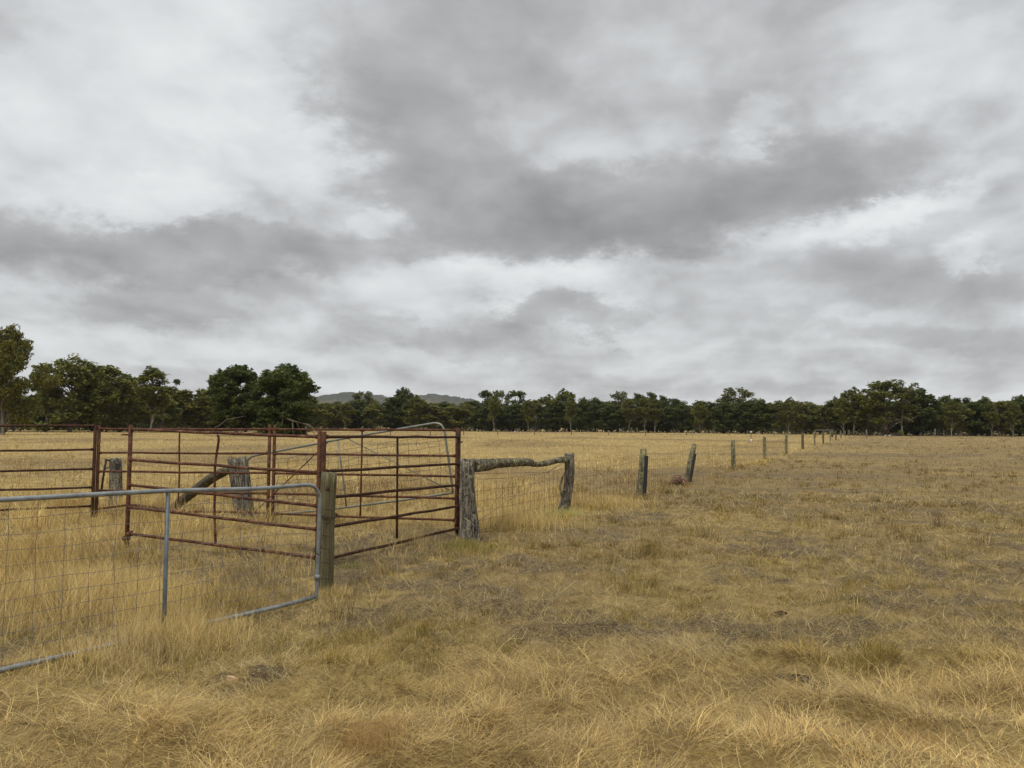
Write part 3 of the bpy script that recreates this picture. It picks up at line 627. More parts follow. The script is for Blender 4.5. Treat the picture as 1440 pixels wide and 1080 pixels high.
    for i, px in enumerate(FENCE_PX):
        g = fence_xy(px); b = P(px, 700, g.y); mt = M_LICH if i in (0, 1, 2, 4, 6) else (M_BROWN if i in (3, 5, 7, 10, 11) else M_PALE)
        zt = min(P(px, tops[i], g.y).z, 1.5); lean = random.uniform(-.03, .03)
        col = 'lichened' if mt is M_LICH else ('brown' if mt is M_BROWN else 'pale grey')
        o = log_mesh([(g.x, g.y, -.1), (g.x + lean * .4, g.y, zt * .5), (g.x + lean, g.y, zt)], [wide[i] * 1.05, wide[i], wide[i] * .9], 12, .7, .1, 40 + i, 8).build('fence_post', mt, None, (g.x, g.y, 0))
        tag(o, f'{col} timber post, {ordn[i]} along the receding fence after the log rail', 'fence post', 'weathered posts of the paddock fences')
    e = P(1218.6, 615.5, 150); e.z = 0
    tag(log_mesh([(e.x, e.y, -.1), (e.x, e.y, .8), (e.x + .03, e.y, 1.5)], [.16, .16, .15], 12, 1, .1, 77, 6).build('fence_post', M_PALE, None, e), 'stout grey end post standing just right of the receding fence line', 'fence post', 'weathered posts of the paddock fences')
    zs = [.12, .25, .38, .52, .66, .82, .97]
    p0 = P(660, 700, 10.84); p1 = P(796, 700, 14.15)
    netting('rusty ringlock netting under the log rail between the two grey posts', [p0 + Vector((.1, .15, 0)), p1], [.1, .24, .38, .53, .68, .84], .2, 21)
    netting('rusty wire netting of the receding fence beyond the log rail', [p1, P(903, 700, 18.35), P(971, 700, 22.95), fence_xy(1031), fence_xy(1075), fence_xy(1105)], zs, .2, 22, .0028)
    # old cross fence behind the yard
    PA, PB = P(163, 700, 15.2), P(338, 700, 13.3)
    post('short squared grey post with a dark slot near its top, behind the back panels', 15.2, [(163.5, 712), (163, 690), (163, 668), (162.3, 645)], [.135, .13, .125, .12, .115], M_PALE, 14, .9, groove=.09, n=24)
    c = P(165.2, 655.5, 15.2 - .115); mb = MB(); mb.box(c, .10, .03, .10); tag(mb.build('dark_slot_block', M_BLACK, None, c, smooth=False), 'black block standing for the dark slot of the short squared grey post', 'dark slot')  # black block stands in for the dark inside the post's slot
    mb = MB(); mb.tube([P(142, 693, 15.05), P(146.5, 662, 15.05), P(149, 648, 15.06)], .022, 6); mb.tube([P(148.5, 646.5, 15.05), P(155, 648, 15.05)], .02, 6); mb.tube([P(146.5, 660, 15.05), P(153, 657, 15.05)], .012, 6)
    tag(mb.build('iron_rod', M_DARKBOX, None, P(145, 690, 15.05)), 'dark bent iron rod leaning by the short squared grey post', 'iron rod')
    post('broad cracked grey post propped by a slanting log, hinge post of the tilted gate', 13.3, [(345, 730), (342, 705), (338, 675), (334, 644.5)], [.17, .165, .16, .158, .16], M_PALE, 15, .9, groove=.11, n=28)
    a, b = P(241, 717, 14.3), P(325, 660, 13.35); a.z = max(a.z, .03)
    mid = a.lerp(b, .6) + Vector((0, 0, .07)); mid2 = a.lerp(b, .85) + Vector((0, 0, .05))
    tag(log_mesh([a, mid, mid2, b], [.085, .09, .085, .075], 16, .8, .1, 18, 18, .02).build('prop_log', mat_wood('striped_prop', (0.21, 0.19, 0.13), (0.05, 0.045, 0.032), .2, (.2, .21, .09), (3, 22, 22)), None, a), 'slanting grey log propped against the broad cracked gate post', 'prop log')
    netting('slack rusty netting of the old fence behind the yard panels', [P(-250, 700, 17.6), P(-40, 700, 16.6), PA, PB], [.08, .22, .36, .52, .68, .84], .24, 23, .0025, wob=.03)
    # far line of pickets across the paddock
    pk = [(549, 605.3), (605, 605), (652, 605), (699.7, 605), (751.5, 604.6), (803.5, 604.6), (855.5, 605), (908, 605), (965.6, 605), (1025.6, 604.7), (1088.5, 604.5)]
    names = ['first', 'second', 'third', 'fourth', 'fifth', 'sixth', 'seventh', 'eighth', 'ninth', 'tenth', 'eleventh']
    for i, (px, ty) in enumerate(pk):
        Y = lerp(138, 172, (px - 600) / 490); g = P(px, 612, Y); z1 = P(px, ty, Y).z
        far_post('fence_picket', g, z1 - .0, .075, M_BROWN if i % 3 else M_PALE, f'thin picket, {names[i]} from the left in the far fence across the paddock', 'fence picket', 'pickets of the far cross fence', i)
    for i, (px, w) in enumerate([(730.5, 1), (811, 1), (839, 1), (948, 1), (975.5, 1), (1003.5, 1), (1031.5, 1), (1058.8, 1), (1085.5, 1)]):
        g = P(px, 609, 232); far_post('fence_picket', g, 1.35, .085, M_PALE, 'tiny pale picket at the very foot of the tree belt', 'fence picket', 'tiny pickets along the foot of the trees', 60 + i)
    for i, (px, h) in enumerate([(1230, .9), (1236, .8), (1278.5, 1.0), (1295.5, .9), (1312, 1.0), (1327.5, 1.5), (1345, .7), (1352, .7)]):
        g = P(px, 612, 186); far_post('fence_picket', g, h, .085, M_PALE, 'small pale picket by the foot of the trees at the right', 'fence picket', 'small pickets at the right edge of the paddock', 80 + i)
    g = P(1315, 612, 182); far_post('fence_post', g, 1.75, .19, M_PALE, 'stout pale grey post standing alone before the trees at the far right', 'fence post', None, 99)
    # white marker post
    g = P(1056.3, 620, 85); t = thing('marker_post', (g.x, g.y, 0), 'thin marker post with a white cap and white foot in the middle of the paddock', 'marker post')
    mb = MB(); mb.tube([(g.x, g.y, .3), (g.x, g.y, 1.15)], .035, 8); mb.build('stake', M_BROWN, t)
    mb = MB(); mb.tube([(g.x, g.y, 1.08), (g.x, g.y, 1.25), (g.x, g.y, 1.3)], [.075, .08, .05], 8); mb.build('cap', M_WHITE, t)
    mb = MB(); mb.tube([(g.x, g.y, -.05), (g.x, g.y, .3), (g.x, g.y, .42)], [.1, .085, .05], 8); mb.build('foot', M_WHITE, t)
    # far gateway
    Y = 150; t = thing('gateway', P(1159, 612, Y) * 1, 'far gateway of two posts under a thin pale crossbar', 'gateway'); t.location.z = 0
    a, b = P(1146.3, 612, Y), P(1170.3, 612, Y)
    mb = MB(); mb.tube([(a.x, Y, -.1), (a.x, Y, 1.35)], .11, 10); mb.build('post', M_BROWN, t)
    mb = MB(); mb.tube([(b.x, Y, -.1), (b.x, Y, 1.45)], [.2, .19], 10); mb.build('post', M_BROWN, t)
    mb = MB(); mb.tube([(a.x - .05, Y - .12, 1.36), (b.x + .25, Y - .12, 1.4)], .045, 8); mb.build('crossbar', M_GALV, t)
def far_post(name, g, h, r, mat, label, cat, group, seed):
    o = log_mesh([(g.x, g.y, -.1), (g.x + .01, g.y, h * .5), (g.x + random.uniform(-.04, .04), g.y, h)], [r, r, r * .9], 8, .8, .08, seed, 6).build(name, mat, None, (g.x, g.y, 0))
    return tag(o, label, cat, group)

# ------------------------------------------------------------------ trees
OLIVE = np.array([(0.138, 0.141, 0.029), (0.114, 0.122, 0.029), (0.162, 0.159, 0.033), (0.09, 0.104, 0.026), (0.18, 0.171, 0.04)])
DKGRN = np.array([(0.09, 0.11, 0.026), (0.072, 0.093, 0.024), (0.114, 0.129, 0.031), (0.06, 0.078, 0.022)])
YELLW = np.array([(0.162, 0.151, 0.03), (0.133, 0.131, 0.028), (0.18, 0.166, 0.035), (0.109, 0.111, 0.026)])
GREYG = np.array([(0.155, 0.158, 0.063), (0.132, 0.138, 0.053), (0.19, 0.188, 0.085), (0.109, 0.117, 0.042)])
def leaf_cloud(centres, radii, per, size, palette, rng, flat=.7):
    cs = []; ts = []
    for (c, r, n) in zip(centres, radii, per):
        d = rng.normal(0, 1, (n, 3)); d /= np.linalg.norm(d, axis=1)[:, None]; rad = rng.random(n) ** .45 * r
        lump = 1 + .28 * np.sin(d[:, 0] * 5 + c[0]) * np.sin(d[:, 1] * 5 + c[1]) + .2 * np.sin(d[:, 2] * 7 + c[2] * 3)
        p = c + d * (rad * lump)[:, None] * np.array([1, 1, flat]); tn = palette[rng.integers(0, len(palette))]
        cs.append(p); ts.append(np.tile(tn, (n, 1)) * .65 + .35 * palette[rng.integers(0, len(palette), n)])
    p = np.concatenate(cs); t = np.concatenate(ts); n = len(p); t = t * rng.normal(1, .16, n)[:, None]
    nv = rng.normal(0, 1, (n, 3)); nv[:, 2] = np.abs(nv[:, 2]) + .35; nv /= np.linalg.norm(nv, axis=1)[:, None]
    a = np.cross(nv, rng.normal(0, 1, (n, 3))); a /= np.linalg.norm(a, axis=1)[:, None]; b = np.cross(nv, a)
    s = size * rng.uniform(.6, 1.4, n)[:, None]; a = a * s; b = b * s * .55
    co = np.stack([p - a, p - b * .9 + a * .1, p + a, p + b], 1).reshape(-1, 3)
    return co, np.arange(n * 4).reshape(-1, 4), np.repeat(np.clip(t, .008, 1), 4, 0)
PROTO = {}
def make_proto(key, seed, R, base, nclump, cr, leaf, palette, shape, dens=1.0, trunk_mat=None, trunk_r=.22, lean=.0, H=12.0, stems=1, bare=0):
    rng = np.random.default_rng(seed); rnd = random.Random(seed)
    cs = []; lobes = []; tries = 0; cr = cr * .92; nl = int(nclump * 1.25)
    while len(lobes) < nl and tries < 5000:
        tries += 1; v = rng.random() ** .85 if lobes else 1.0; z = base + (1 - base) * v
        prof = math.sqrt(max(0.03, 1 - max(0, (v - .38) / .62) ** 2.3)) * (.66 + .34 * min(1, v / .38))
        if shape == 'gum': prof *= .92
        if shape == 'flat': prof = .40 + .60 * math.sin(math.pi * min(1, .18 + v * .72))
        th = rng.random() * 6.283; q = prof * (R - cr * .6) * rng.random() ** .38 * (1 if lobes else .4)
        c = np.array([q * math.cos(th) * (1 + .2 * math.sin(th * 2 + seed)), q * math.sin(th), z * H - cr * .8])
        if all(np.linalg.norm((c - o) * np.array([1, 1, 1.15])) > cr * .70 for o in lobes): lobes.append(c)
    radii = list(cr * rng.uniform(.62, 1.15, len(lobes))); cs = list(lobes)
    for lb, r_ in zip(lobes, list(radii)):
        for k in range(4):
            d = rng.normal(0, 1, 3); d /= np.linalg.norm(d); d[2] = d[2] * .8 + .1; cs.append(lb + d * r_ * rng.uniform(.8, 1.25)); radii.append(r_ * rng.uniform(.22, .45))
    cs = np.array(cs); radii = np.array(radii); per = (dens * 60 * (radii / leaf) ** 2 * .20).astype(int) + 8
    co, q, t = leaf_cloud(cs, radii, per, leaf, palette, rng, .84)
    me = raw_mesh('crown', co, q, smooth=False); set_tint(me, t); me.materials.append(M_LEAF)
    mb = MB(); tops = []
    for s in range(stems):
        off = Vector((rnd.uniform(-.5, .5), rnd.uniform(-.5, .5), 0)) * (1 if stems > 1 else 0)
        top = Vector((lean * H + off.x * 2.5, off.y * 2.5, H * (.74 if shape != 'flat' else .62)))
        path = spline([off + Vector((0, 0, -.2)), off + Vector((rnd.uniform(-.25, .25), rnd.uniform(-.2, .2), H * .2)), off.lerp(top, .55) + Vector((rnd.uniform(-.4, .4), rnd.uniform(-.3, .3), 0)), top], 5)
        tr = trunk_r / math.sqrt(stems); mb.tube(path, [tr * (1.35 if i == 0 else 1) * (1 - .75 * i / (len(path) - 1)) for i in range(len(path))], 7, rough=.12, rnd=rnd); tops.append(path)
    for c in lobes:
        path = tops[rnd.randrange(stems)]; i = min(len(path) - 2, max(2, int(len(path) * min(.95, max(.15, (c[2] / H - .18) / .62)))))
        a = path[i]; b = Vector(c); mid = a.lerp(b, .5) + Vector((rnd.uniform(-.3, .3), rnd.uniform(-.3, .3), .2 * (b - a).length * (-.3 if b.z < a.z else .25)))
        mb.tube(spline([a, mid, b], 3), [.085 - .009 * k for k in range(7)], 4, cap=False)
    for k in range(bare):
        path = tops[0]; a = path[int(len(path) * rnd.uniform(.25, .6))]; th = rnd.random() * 6.283; L = rnd.uniform(1.5, 3)
        mb.tube(spline([a, a + Vector((math.cos(th), math.sin(th), .2)) * L * .5, a + Vector((math.cos(th), math.sin(th), rnd.uniform(-.3, .6))) * L], 3), [.06 - .007 * j for j in range(7)], 4)
    tm = bpy.data.meshes.new('trunk'); tm.from_pydata(mb.v, [], mb.f); tm.update(); tm.materials.append(trunk_mat or M_TRUNK_D)
    PROTO[key] = (me, tm, R, H)
def tree(key, px, top, Y, wpx, label, group=None, rot=None, name='eucalyptus_tree', base_z=0.0):
    me, tm, R, H = PROTO[key]; g = P(px, 606, Y); zt = P(px, top, Y).z; h = zt / H; w = wpx * Y / F / (2 * R * .80)
    o = thing(name, (g.x, g.y, base_z), label, 'tree', group)
    o.scale = (w, w, h); o.rotation_euler.z = random.uniform(0, 6.283) if rot is None else rot
    for nm, d in (('trunk', tm), ('crown', me)):
        c = bpy.data.objects.new(nm, d); COL.objects.link(c); c.parent = o
    return o
def build_trees():
    # key, seed, R, base, nclump, cr, leaf, palette, shape
    make_proto('edge', 1, 4.6, .16, 62, 1.15, .15, YELLW, 'dome', .58, M_TRUNK, .26, bare=4)
    make_proto('broad', 2, 5.2, .12, 62, 1.15, .2, OLIVE, 'dome', .58, M_TRUNK, .28, bare=3)
    make_proto('broad2', 3, 4.6, .14, 56, 1.1, .2, OLIVE, 'dome', .62, M_TRUNK, .25, stems=2)
    make_proto('slender', 4, 2.3, .36, 26, .85, .15, OLIVE, 'gum', .6, M_TRUNK, .12)
    make_proto('wisp', 5, 1.5, .62, 7, .7, .16, DKGRN, 'gum', .7, M_TRUNK, .12, bare=5)
    make_proto('pair_a', 6, 4.3, .20, 74, 1.0, .14, DKGRN, 'dome', 1.0, M_TRUNK_D, .3, bare=8)
    make_proto('pair_b', 7, 4.3, .05, 105, 1.05, .14, DKGRN, 'dome', 1.15, M_TRUNK_D, .35, bare=4)
    make_proto('gum_a', 8, 3.2, .42, 26, 1.05, .22, OLIVE, 'gum', .62, M_TRUNK, .2)
    make_proto('gum_b', 9, 2.8, .48, 22, .95, .2, DKGRN, 'gum', .6, M_TRUNK, .18, stems=2)
    make_proto('flat_a', 10, 3.8, .55, 22, 1.0, .2, GREYG, 'flat', .5, M_TRUNK, .2)
    make_proto('flat_b', 11, 3.4, .50, 20, .9, .2, DKGRN, 'flat', .55, M_TRUNK, .18)
    make_proto('bushy_a', 12, 3.4, .22, 36, 1.0, .22, OLIVE, 'dome', .7, M_TRUNK, .17, stems=2)
    make_proto('bushy_b', 13, 3.0, .16, 36, .95, .22, DKGRN, 'dome', .78, M_TRUNK_D, .2)
    make_proto('bushy_c', 14, 3.2, .2, 34, 1.0, .22, YELLW, 'dome', .7, M_TRUNK, .16, stems=2)
    make_proto('round', 15, 3.6, .2, 48, 1.05, .2, DKGRN, 'dome', .85, M_TRUNK_D, .22)
    make_proto('biggum', 16, 4.2, .26, 62, .95, .17, OLIVE, 'dome', .55, M_TRUNK, .36, bare=5)
    make_proto('baretop', 17, 2.6, .62, 10, .8, .17, GREYG, 'flat', .6, M_TRUNK, .16, bare=9)
    # standing out by themselves
    tree('edge', 4, 455, 108, 72, 'tall yellow-green tree cut by the left edge of the view')
    tree('broad', 98, 497, 150, 96, 'broad tall dark tree, highest of the left-hand grove')
    tree('broad2', 147, 512, 155, 76, 'round bushy olive tree joined to the right of the broad tall tree')
    tree('slender', 212, 516, 148, 46, 'slender pale-trunked gum with wispy tips, left of the two dark round trees')
    tree('wisp', 244, 532, 175, 20, 'thin nearly bare tree with one small tuft of leaves on top')
    tree('pair_a', 331, 512, 119, 66, 'left and looser of the two dark round paddock trees')
    tree('pair_b', 399, 511, 116, 80, 'right and denser of the two dark round paddock trees')
    tree('biggum', 1244, 536, 190, 74, 'big spreading gum with pale forked trunk, tallest at the right')
    tree('baretop', 1270, 534.5, 187, 36, 'bare-limbed gum top showing beside the big spreading gum')
    tree('round', 1296, 546.5, 195, 42, 'dense round-crowned tree just right of the big spreading gum')
    tree('flat_a', 1037, 544, 236, 56, 'thin-crowned spreading gum rising above the belt right of centre')
    tree('gum_a', 1200, 546, 196, 34, 'upright gum standing close to the left of the big spreading gum')
    tree('round', 570, 546, 255, 34, 'round-headed tree rising in front of the gap between the hills')
    tree('flat_a', 510, 549, 265, 40, 'pale spreading gum rising in front of the left hill')
    def belt(lst, label, group):
        for key, px, top, Y, w in lst: tree(key, px, top, Y, w, label, group)
    belt([('bushy_a', 20, 552, 150, 60), ('bushy_b', -45, 540, 150, 80), ('bushy_b', 62, 530, 160, 46), ('bushy_a', 180, 540, 170, 40), ('bushy_c', 258, 547, 168, 50), ('bushy_c', 285, 546, 170, 48), ('bushy_b', 232, 556, 172, 40),
          ('gum_b', 196, 548, 175, 34), ('bushy_b', 310, 556, 175, 50), ('bushy_a', 30, 560, 165, 50), ('bushy_b', 130, 545, 170, 60), ('gum_a', 160, 535, 172, 40), ('bushy_a', 225, 553, 160, 46), ('bushy_b', 345, 560, 180, 60), ('bushy_a', 400, 560, 185, 60)],
         'bushy olive tree in the grove behind the left yard panels', 'trees of the left-hand grove')
    belt([('bushy_c', 436, 556, 200, 40), ('bushy_a', 455, 566, 245, 34), ('bushy_c', 478, 567, 250, 36), ('bushy_b', 500, 562, 255, 34), ('bushy_a', 528, 566, 250, 34), ('bushy_b', 552, 558, 255, 34), ('bushy_a', 585, 558, 250, 36),
          ('bushy_c', 610, 570, 250, 36), ('bushy_c', 634, 570, 252, 34), ('bushy_a', 656, 567, 255, 32), ('flat_b', 683, 549, 258, 34), ('flat_a', 704, 548, 262, 36), ('flat_b', 728, 549, 262, 30), ('bushy_b', 690, 566, 252, 36), ('bushy_b', 722, 568, 252, 36),
          ('bushy_a', 752, 562, 254, 30), ('gum_a', 770, 556, 258, 30), ('gum_a', 794, 548, 260, 32), ('bushy_b', 784, 564, 252, 36), ('round', 818, 560, 256, 28), ('round', 838, 560, 256, 30), ('flat_a', 872, 549, 262, 34), ('gum_b', 896, 553, 260, 26), ('gum_b', 915, 551.5, 260, 24), ('gum_b', 931, 556, 260, 22), ('flat_b', 946, 560, 262, 24)],
         'dark eucalypt in the middle of the far tree belt', 'trees in the middle of the far belt')
    belt([('bushy_b', 860, 568, 250, 36), ('bushy_a', 885, 570, 250, 34), ('bushy_b', 912, 572, 248, 36), ('bushy_b', 938, 572, 246, 36), ('round', 960, 568, 244, 30), ('bushy_a', 985, 569, 240, 30), ('gum_b', 1002, 566, 238, 24), ('bushy_b', 1018, 566, 225, 34), ('bushy_b', 1048, 564, 222, 36), ('round', 1072, 562, 220, 30),
          ('bushy_a', 1094, 563, 218, 30), ('gum_a', 1113, 560, 218, 30), ('bushy_c', 1130, 567, 212, 32), ('bushy_a', 1152, 570, 210, 34), ('gum_a', 1176, 559, 205, 32), ('bushy_a', 1165, 568, 205, 36), ('bushy_b', 1190, 565, 202, 36), ('bushy_a', 1222, 560, 204, 40)],
         'dark eucalypt in the tree belt behind the receding fence', 'trees behind the receding fence')
    belt([('bushy_b', 1264, 562, 202, 40), ('gum_b', 1332, 556, 202, 30), ('flat_b', 1352, 559, 205, 30), ('bushy_c', 1322, 566, 196, 34), ('bushy_a', 1346, 568, 196, 38), ('bushy_b', 1372, 565, 198, 36), ('round', 1388, 559, 200, 34), ('bushy_c', 1408, 563, 196, 36), ('round', 1432, 557, 198, 38), ('bushy_a', 1452, 556, 198, 42), ('bushy_b', 1485, 558, 198, 50), ('bushy_a', 1520, 560, 198, 50), ('bushy_b', 1290, 568, 205, 44)],
         'bushy dark green tree at the right end of the far belt', 'trees at the right end of the far belt')
    belt([('slender', px, top, Y, 20) for px, top, Y in ((64, 538, 146), (178, 540, 158), (486, 566, 243), (695, 556, 246), (743, 562, 248), (803, 558, 246), (884, 560, 242), (906, 557, 240), (921, 560, 241), (985, 566, 230), (1108, 563, 208), (1186, 558, 192), (1338, 562, 186), (1394, 564, 188), (1424, 563, 188))],
         'slender pale-trunked gum at the front edge of the far belt', 'slender gums along the front of the belt')
    # deeper rows of the wood: only their tops and shade show
    rows = []
    rng = np.random.default_rng(5)
    for px in np.arange(-150, 1600, 27):
        Y = float(np.interp(px, [-100, 300, 430, 900, 1100, 1250, 1500], [190, 195, 270, 275, 240, 215, 212]))
        for k in range(2):
            rows.append((px + rng.uniform(-10, 10), rng.uniform(563, 572) - (6 if px < 420 else 0), Y + 6 + 12 * k + rng.uniform(-4, 4), rng.uniform(34, 50)))
    for i, (px, top, Y, w) in enumerate(rows):
        tree(['bushy_b', 'bushy_a', 'round', 'bushy_b'][i % 4], px, top, Y, w, 'shaded tree standing deeper in the wood behind the front rows', 'trees deeper in the wood')
    # scrub beneath the trees
    xs = []; rs = []; pr = []
    for px in np.arange(-160, 1620, 3.4):
        Y0 = float(np.interp(px, [-100, 300, 430, 900, 1100, 1250, 1500], [178, 182, 262, 264, 226, 206, 204]))
        for k in range(2):
            Y = Y0 + rng.uniform(0, 16); g = P(px + rng.uniform(-3, 3), 606, Y); hh = rng.uniform(.3, 1.5) if k == 0 else rng.uniform(1.5, 5.0)
            xs.append(np.array([g.x, g.y, hh])); rs.append(rng.uniform(.9, 1.7)); pr.append(34)
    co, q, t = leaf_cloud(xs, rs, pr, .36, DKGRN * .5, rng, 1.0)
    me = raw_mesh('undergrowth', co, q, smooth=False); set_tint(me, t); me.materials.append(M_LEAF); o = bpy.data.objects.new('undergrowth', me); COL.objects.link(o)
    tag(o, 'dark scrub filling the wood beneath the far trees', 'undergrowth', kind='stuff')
    # small plants
    def shrub(px, py, Y, wpx, hpx, palette, label, leaf=.1, name='shrub'):
        g = P(px, py, Y); R = wpx * Y / F / 2; H = hpx * Y / F; r = np.random.default_rng(int(px)); n = 9
        cs = [np.array([g.x + r.normal(0, .4) * R, g.y + r.normal(0, .4) * R, H * r.uniform(.25, .8)]) for _ in range(n)]
        co, q, t = leaf_cloud(cs, [R * .55] * n, [90] * n, leaf, palette, r, min(1.2, H / R * .7))
        t2 = thing(name, (g.x, g.y, 0), label, 'bush'); co = co - np.array([g.x, g.y, 0])
        me = raw_mesh('foliage', co, q, smooth=False); set_tint(me, t); me.materials.append(M_LEAF); c = bpy.data.objects.new('foliage', me); COL.objects.link(c); c.parent = t2
        mb = MB()
        for k in range(5): mb.tube([(g.x + r.normal(0, .1) * R, g.y, -.05), (cs[k][0], cs[k][1], cs[k][2])], [.03, .012], 5)
        mb.build('stems', M_TRUNK_D, t2)
    shrub(1268, 612, 185, 8.5, 8, np.array([(.17, .19, .035), (.13, .16, .03), (.2, .2, .05)]), 'small bright green bush at the foot of the big spreading gum')
    shrub(1244.5, 611, 187, 9, 9, np.array([(.16, .09, .05), (.12, .07, .04), (.2, .12, .07)]), 'red-brown dead bush at the foot of the big spreading gum', .1)
    shrub(4, 604, 120, 16, 9, np.array([(.035, .032, .02), (.05, .042, .026)]), 'low dark bush at the left edge seen just under the top rail', .12)
    # broken limbs of the pair of round trees
    def limb(label, Y, segs, name='fallen_limb'):
        g = P(*segs[0][0], Y); mb = MB()
        for s in segs:
            pts = [P(x, y, Y + 1.2 * math.sin(x * .3)) for x, y in s[:-1]]; r = s[-1]; pts = spline(pts, 3) if len(pts) > 2 else pts; kk = len(pts)
            mb.tube(pts, [r * (1 - .6 * i / max(1, kk - 1)) for i in range(kk)], 6)
        tag(mb.build(name, M_DEAD, None, (g.x, g.y, 0)), label, 'fallen limb')
    limb('long dead limb broken down from the right of the two round trees', 112, [[(398, 586), (412, 592), (424, 595), (442, 603), .16], [(424, 595), (436, 598), (444, 604), .10], [(411, 592), (412, 603), (412.5, 612), .10], [(418, 596), (422, 605), (425, 612), .10], [(430, 600), (433, 612), .08], [(437, 600), (441, 608), (444, 613), .08], [(443, 605), (450, 609), (463, 612), .06], [(398, 586), (396, 600), .07], [(420, 591), (424, 588), .06], [(446, 600), (450, 595), (455, 595), .05]])
    limb('tangle of thin dead branches on the ground left of the two round trees', 114, [[(302, 601), (309, 598), (316, 592), (321, 588), .06], [(300, 610), (312, 604), .06], [(326, 609), (334, 605), (340, 602), .08], [(333, 609), (342, 603), .07], [(338, 609), (343, 603), .07], [(284, 616), (290, 611), (300, 613), .05], [(296, 613), (306, 615), .05], [(320, 590), (335, 587), (345, 585), .06], [(372, 607), (360, 608), (348, 610), .08]])
# ------------------------------------------------------------------ small things
def build_small():
    # power pole
    g = P(1251, 612, 196); t = thing('power_pole', (g.x, g.y, 0), 'thin dark pole with a pale crossarm in front of the big spreading gum', 'power pole'); zt = P(1251, 582, 196).z
    mb = MB(); mb.tube([(g.x, g.y, -.1), (g.x, g.y, zt)], [.13, .09], 8); mb.build('pole', M_TRUNK_D, t)
    mb = MB(); mb.box((g.x + .25, g.y - .12, zt - .22), 1.7, .1, .14); mb.build('crossarm', M_PALE, t, smooth=False)
    # trough
    g = P(1260, 611, 183); t = thing('feed_trough', (g.x, g.y, 0), 'low dark trough with a pale rim beside the small bright green bush', 'feed trough')
    mb = MB(); w = 1.45
    mb.add([(g.x - w / 2 + .1, g.y - .25, .22), (g.x + w / 2 - .1, g.y - .25, .22), (g.x + w / 2 - .1, g.y + .25, .22), (g.x - w / 2 + .1, g.y + .25, .22), (g.x - w / 2, g.y - .35, .68), (g.x + w / 2, g.y - .35, .68), (g.x + w / 2, g.y + .35, .68), (g.x - w / 2, g.y + .35, .68),
            (g.x - w / 2 + .12, g.y - .27, .34), (g.x + w / 2 - .12, g.y - .27, .34), (g.x + w / 2 - .12, g.y + .27, .34), (g.x - w / 2 + .12, g.y + .27, .34)],
           [(3, 2, 1, 0), (0, 1, 5, 4), (1, 2, 6, 5), (2, 3, 7, 6), (3, 0, 4, 7), (8, 9, 10, 11), (4, 5, 9, 8), (5, 6, 10, 9), (6, 7, 11, 10), (7, 4, 8, 11)]); mb.build('basin', M_DARKBOX, t, smooth=False)
    mb = MB(); mb.tube([(g.x - w / 2, g.y - .35, .70), (g.x + w / 2, g.y - .35, .70), (g.x + w / 2, g.y + .35, .70), (g.x - w / 2, g.y + .35, .70), (g.x - w / 2, g.y - .35, .70)], .035, 6); mb.build('rim', M_PALE, t)
    for sx in (-1, 1):
        for sy in (-1, 1): mb = MB(); mb.tube([(g.x + sx * (w / 2 - .2), g.y + sy * .2, -.02), (g.x + sx * (w / 2 - .2), g.y + sy * .2, .24)], .05, 6); mb.build('leg', M_PALE, t)
    # pale lumps far off
    def stone(px, py, Y, r, label, mat=M_STONE, group=None, name='stone', squash=.7, cat='stone', ground=True):
        g = P(px, py, Y); rnd = random.Random(int(px * 7)); mb = MB(); n, k = 10, 7; vs = [(0, 0, r * squash)]
        for i in range(1, k):
            a = math.pi * i / k
            for j in range(n): w = 6.283 * j / n; q = r * rnd.uniform(.8, 1.15); vs.append((math.sin(a) * math.cos(w) * q, math.sin(a) * math.sin(w) * q * .8, math.cos(a) * q * squash))
        vs.append((0, 0, -r * squash)); fs = [(0, 1 + j, 1 + (j + 1) % n) for j in range(n)]
        for i in range(k - 2): fs += [(1 + i * n + j, 1 + (i + 1) * n + j, 1 + (i + 1) * n + (j + 1) % n, 1 + i * n + (j + 1) % n) for j in range(n)]
        b = len(vs) - 1; fs += [(b, 1 + (k - 2) * n + (j + 1) % n, 1 + (k - 2) * n + j) for j in range(n)]
        mb.add([(g.x + v[0], g.y + v[1], v[2] + r * squash * .55) for v in vs], fs)
        tag(mb.build(name, mat, None, (g.x, g.y, 0)), label, cat, group)
    for px, Y, r, lab in ((724, 225, .32, 'pale stone at the foot of the belt, left of a smaller one near the middle'), (728, 228, .2, 'smaller pale stone just right of another at the foot of the belt'), (979, 220, .28, 'white stone at the foot of the belt left of the white-capped marker'),
                          (1068, 215, .26, 'white stone at the foot of the belt right of the white-capped marker'), (327, 150, .22, 'white stone just above the top rail below the left round tree'), (1251, 184, .28, 'pale boulder between the dead bush and the dark trough'), (1245, 184, .25, 'pale boulder under the red-brown dead bush')):
        stone(px, 610, Y, r, lab)
    # cow pats and other lumps in the near grass; the bare-patch pair stands in for dark shadow
    for px, py, r, lab in ((37, 1021, .05, 'dark dry cow pat in the bottom left corner'), (1098, 863, .06, 'dark cow pat on the worn grey ground right of centre'), (508, 843, .06, 'dark lump of dung right of the gate post foot'), (1121, 956, .085, 'flat dark lump standing for shadow on a small bare patch at the lower right'), (1155, 966, .06, 'cracked dark lump standing for shadow right beside another on the small bare patch'), (1275, 1032, .04, 'small dark dung lump near the bottom right'), (728, 1072, .035, 'small dark dung lump at the bottom edge near the middle')):
        g = ground_at(px, py); stone(px, py, g.y, r, lab, M_DUNG_SHADOW, 'dark cow pats in the near grass', 'pat_or_shadow_lump', .22, 'cow pat')
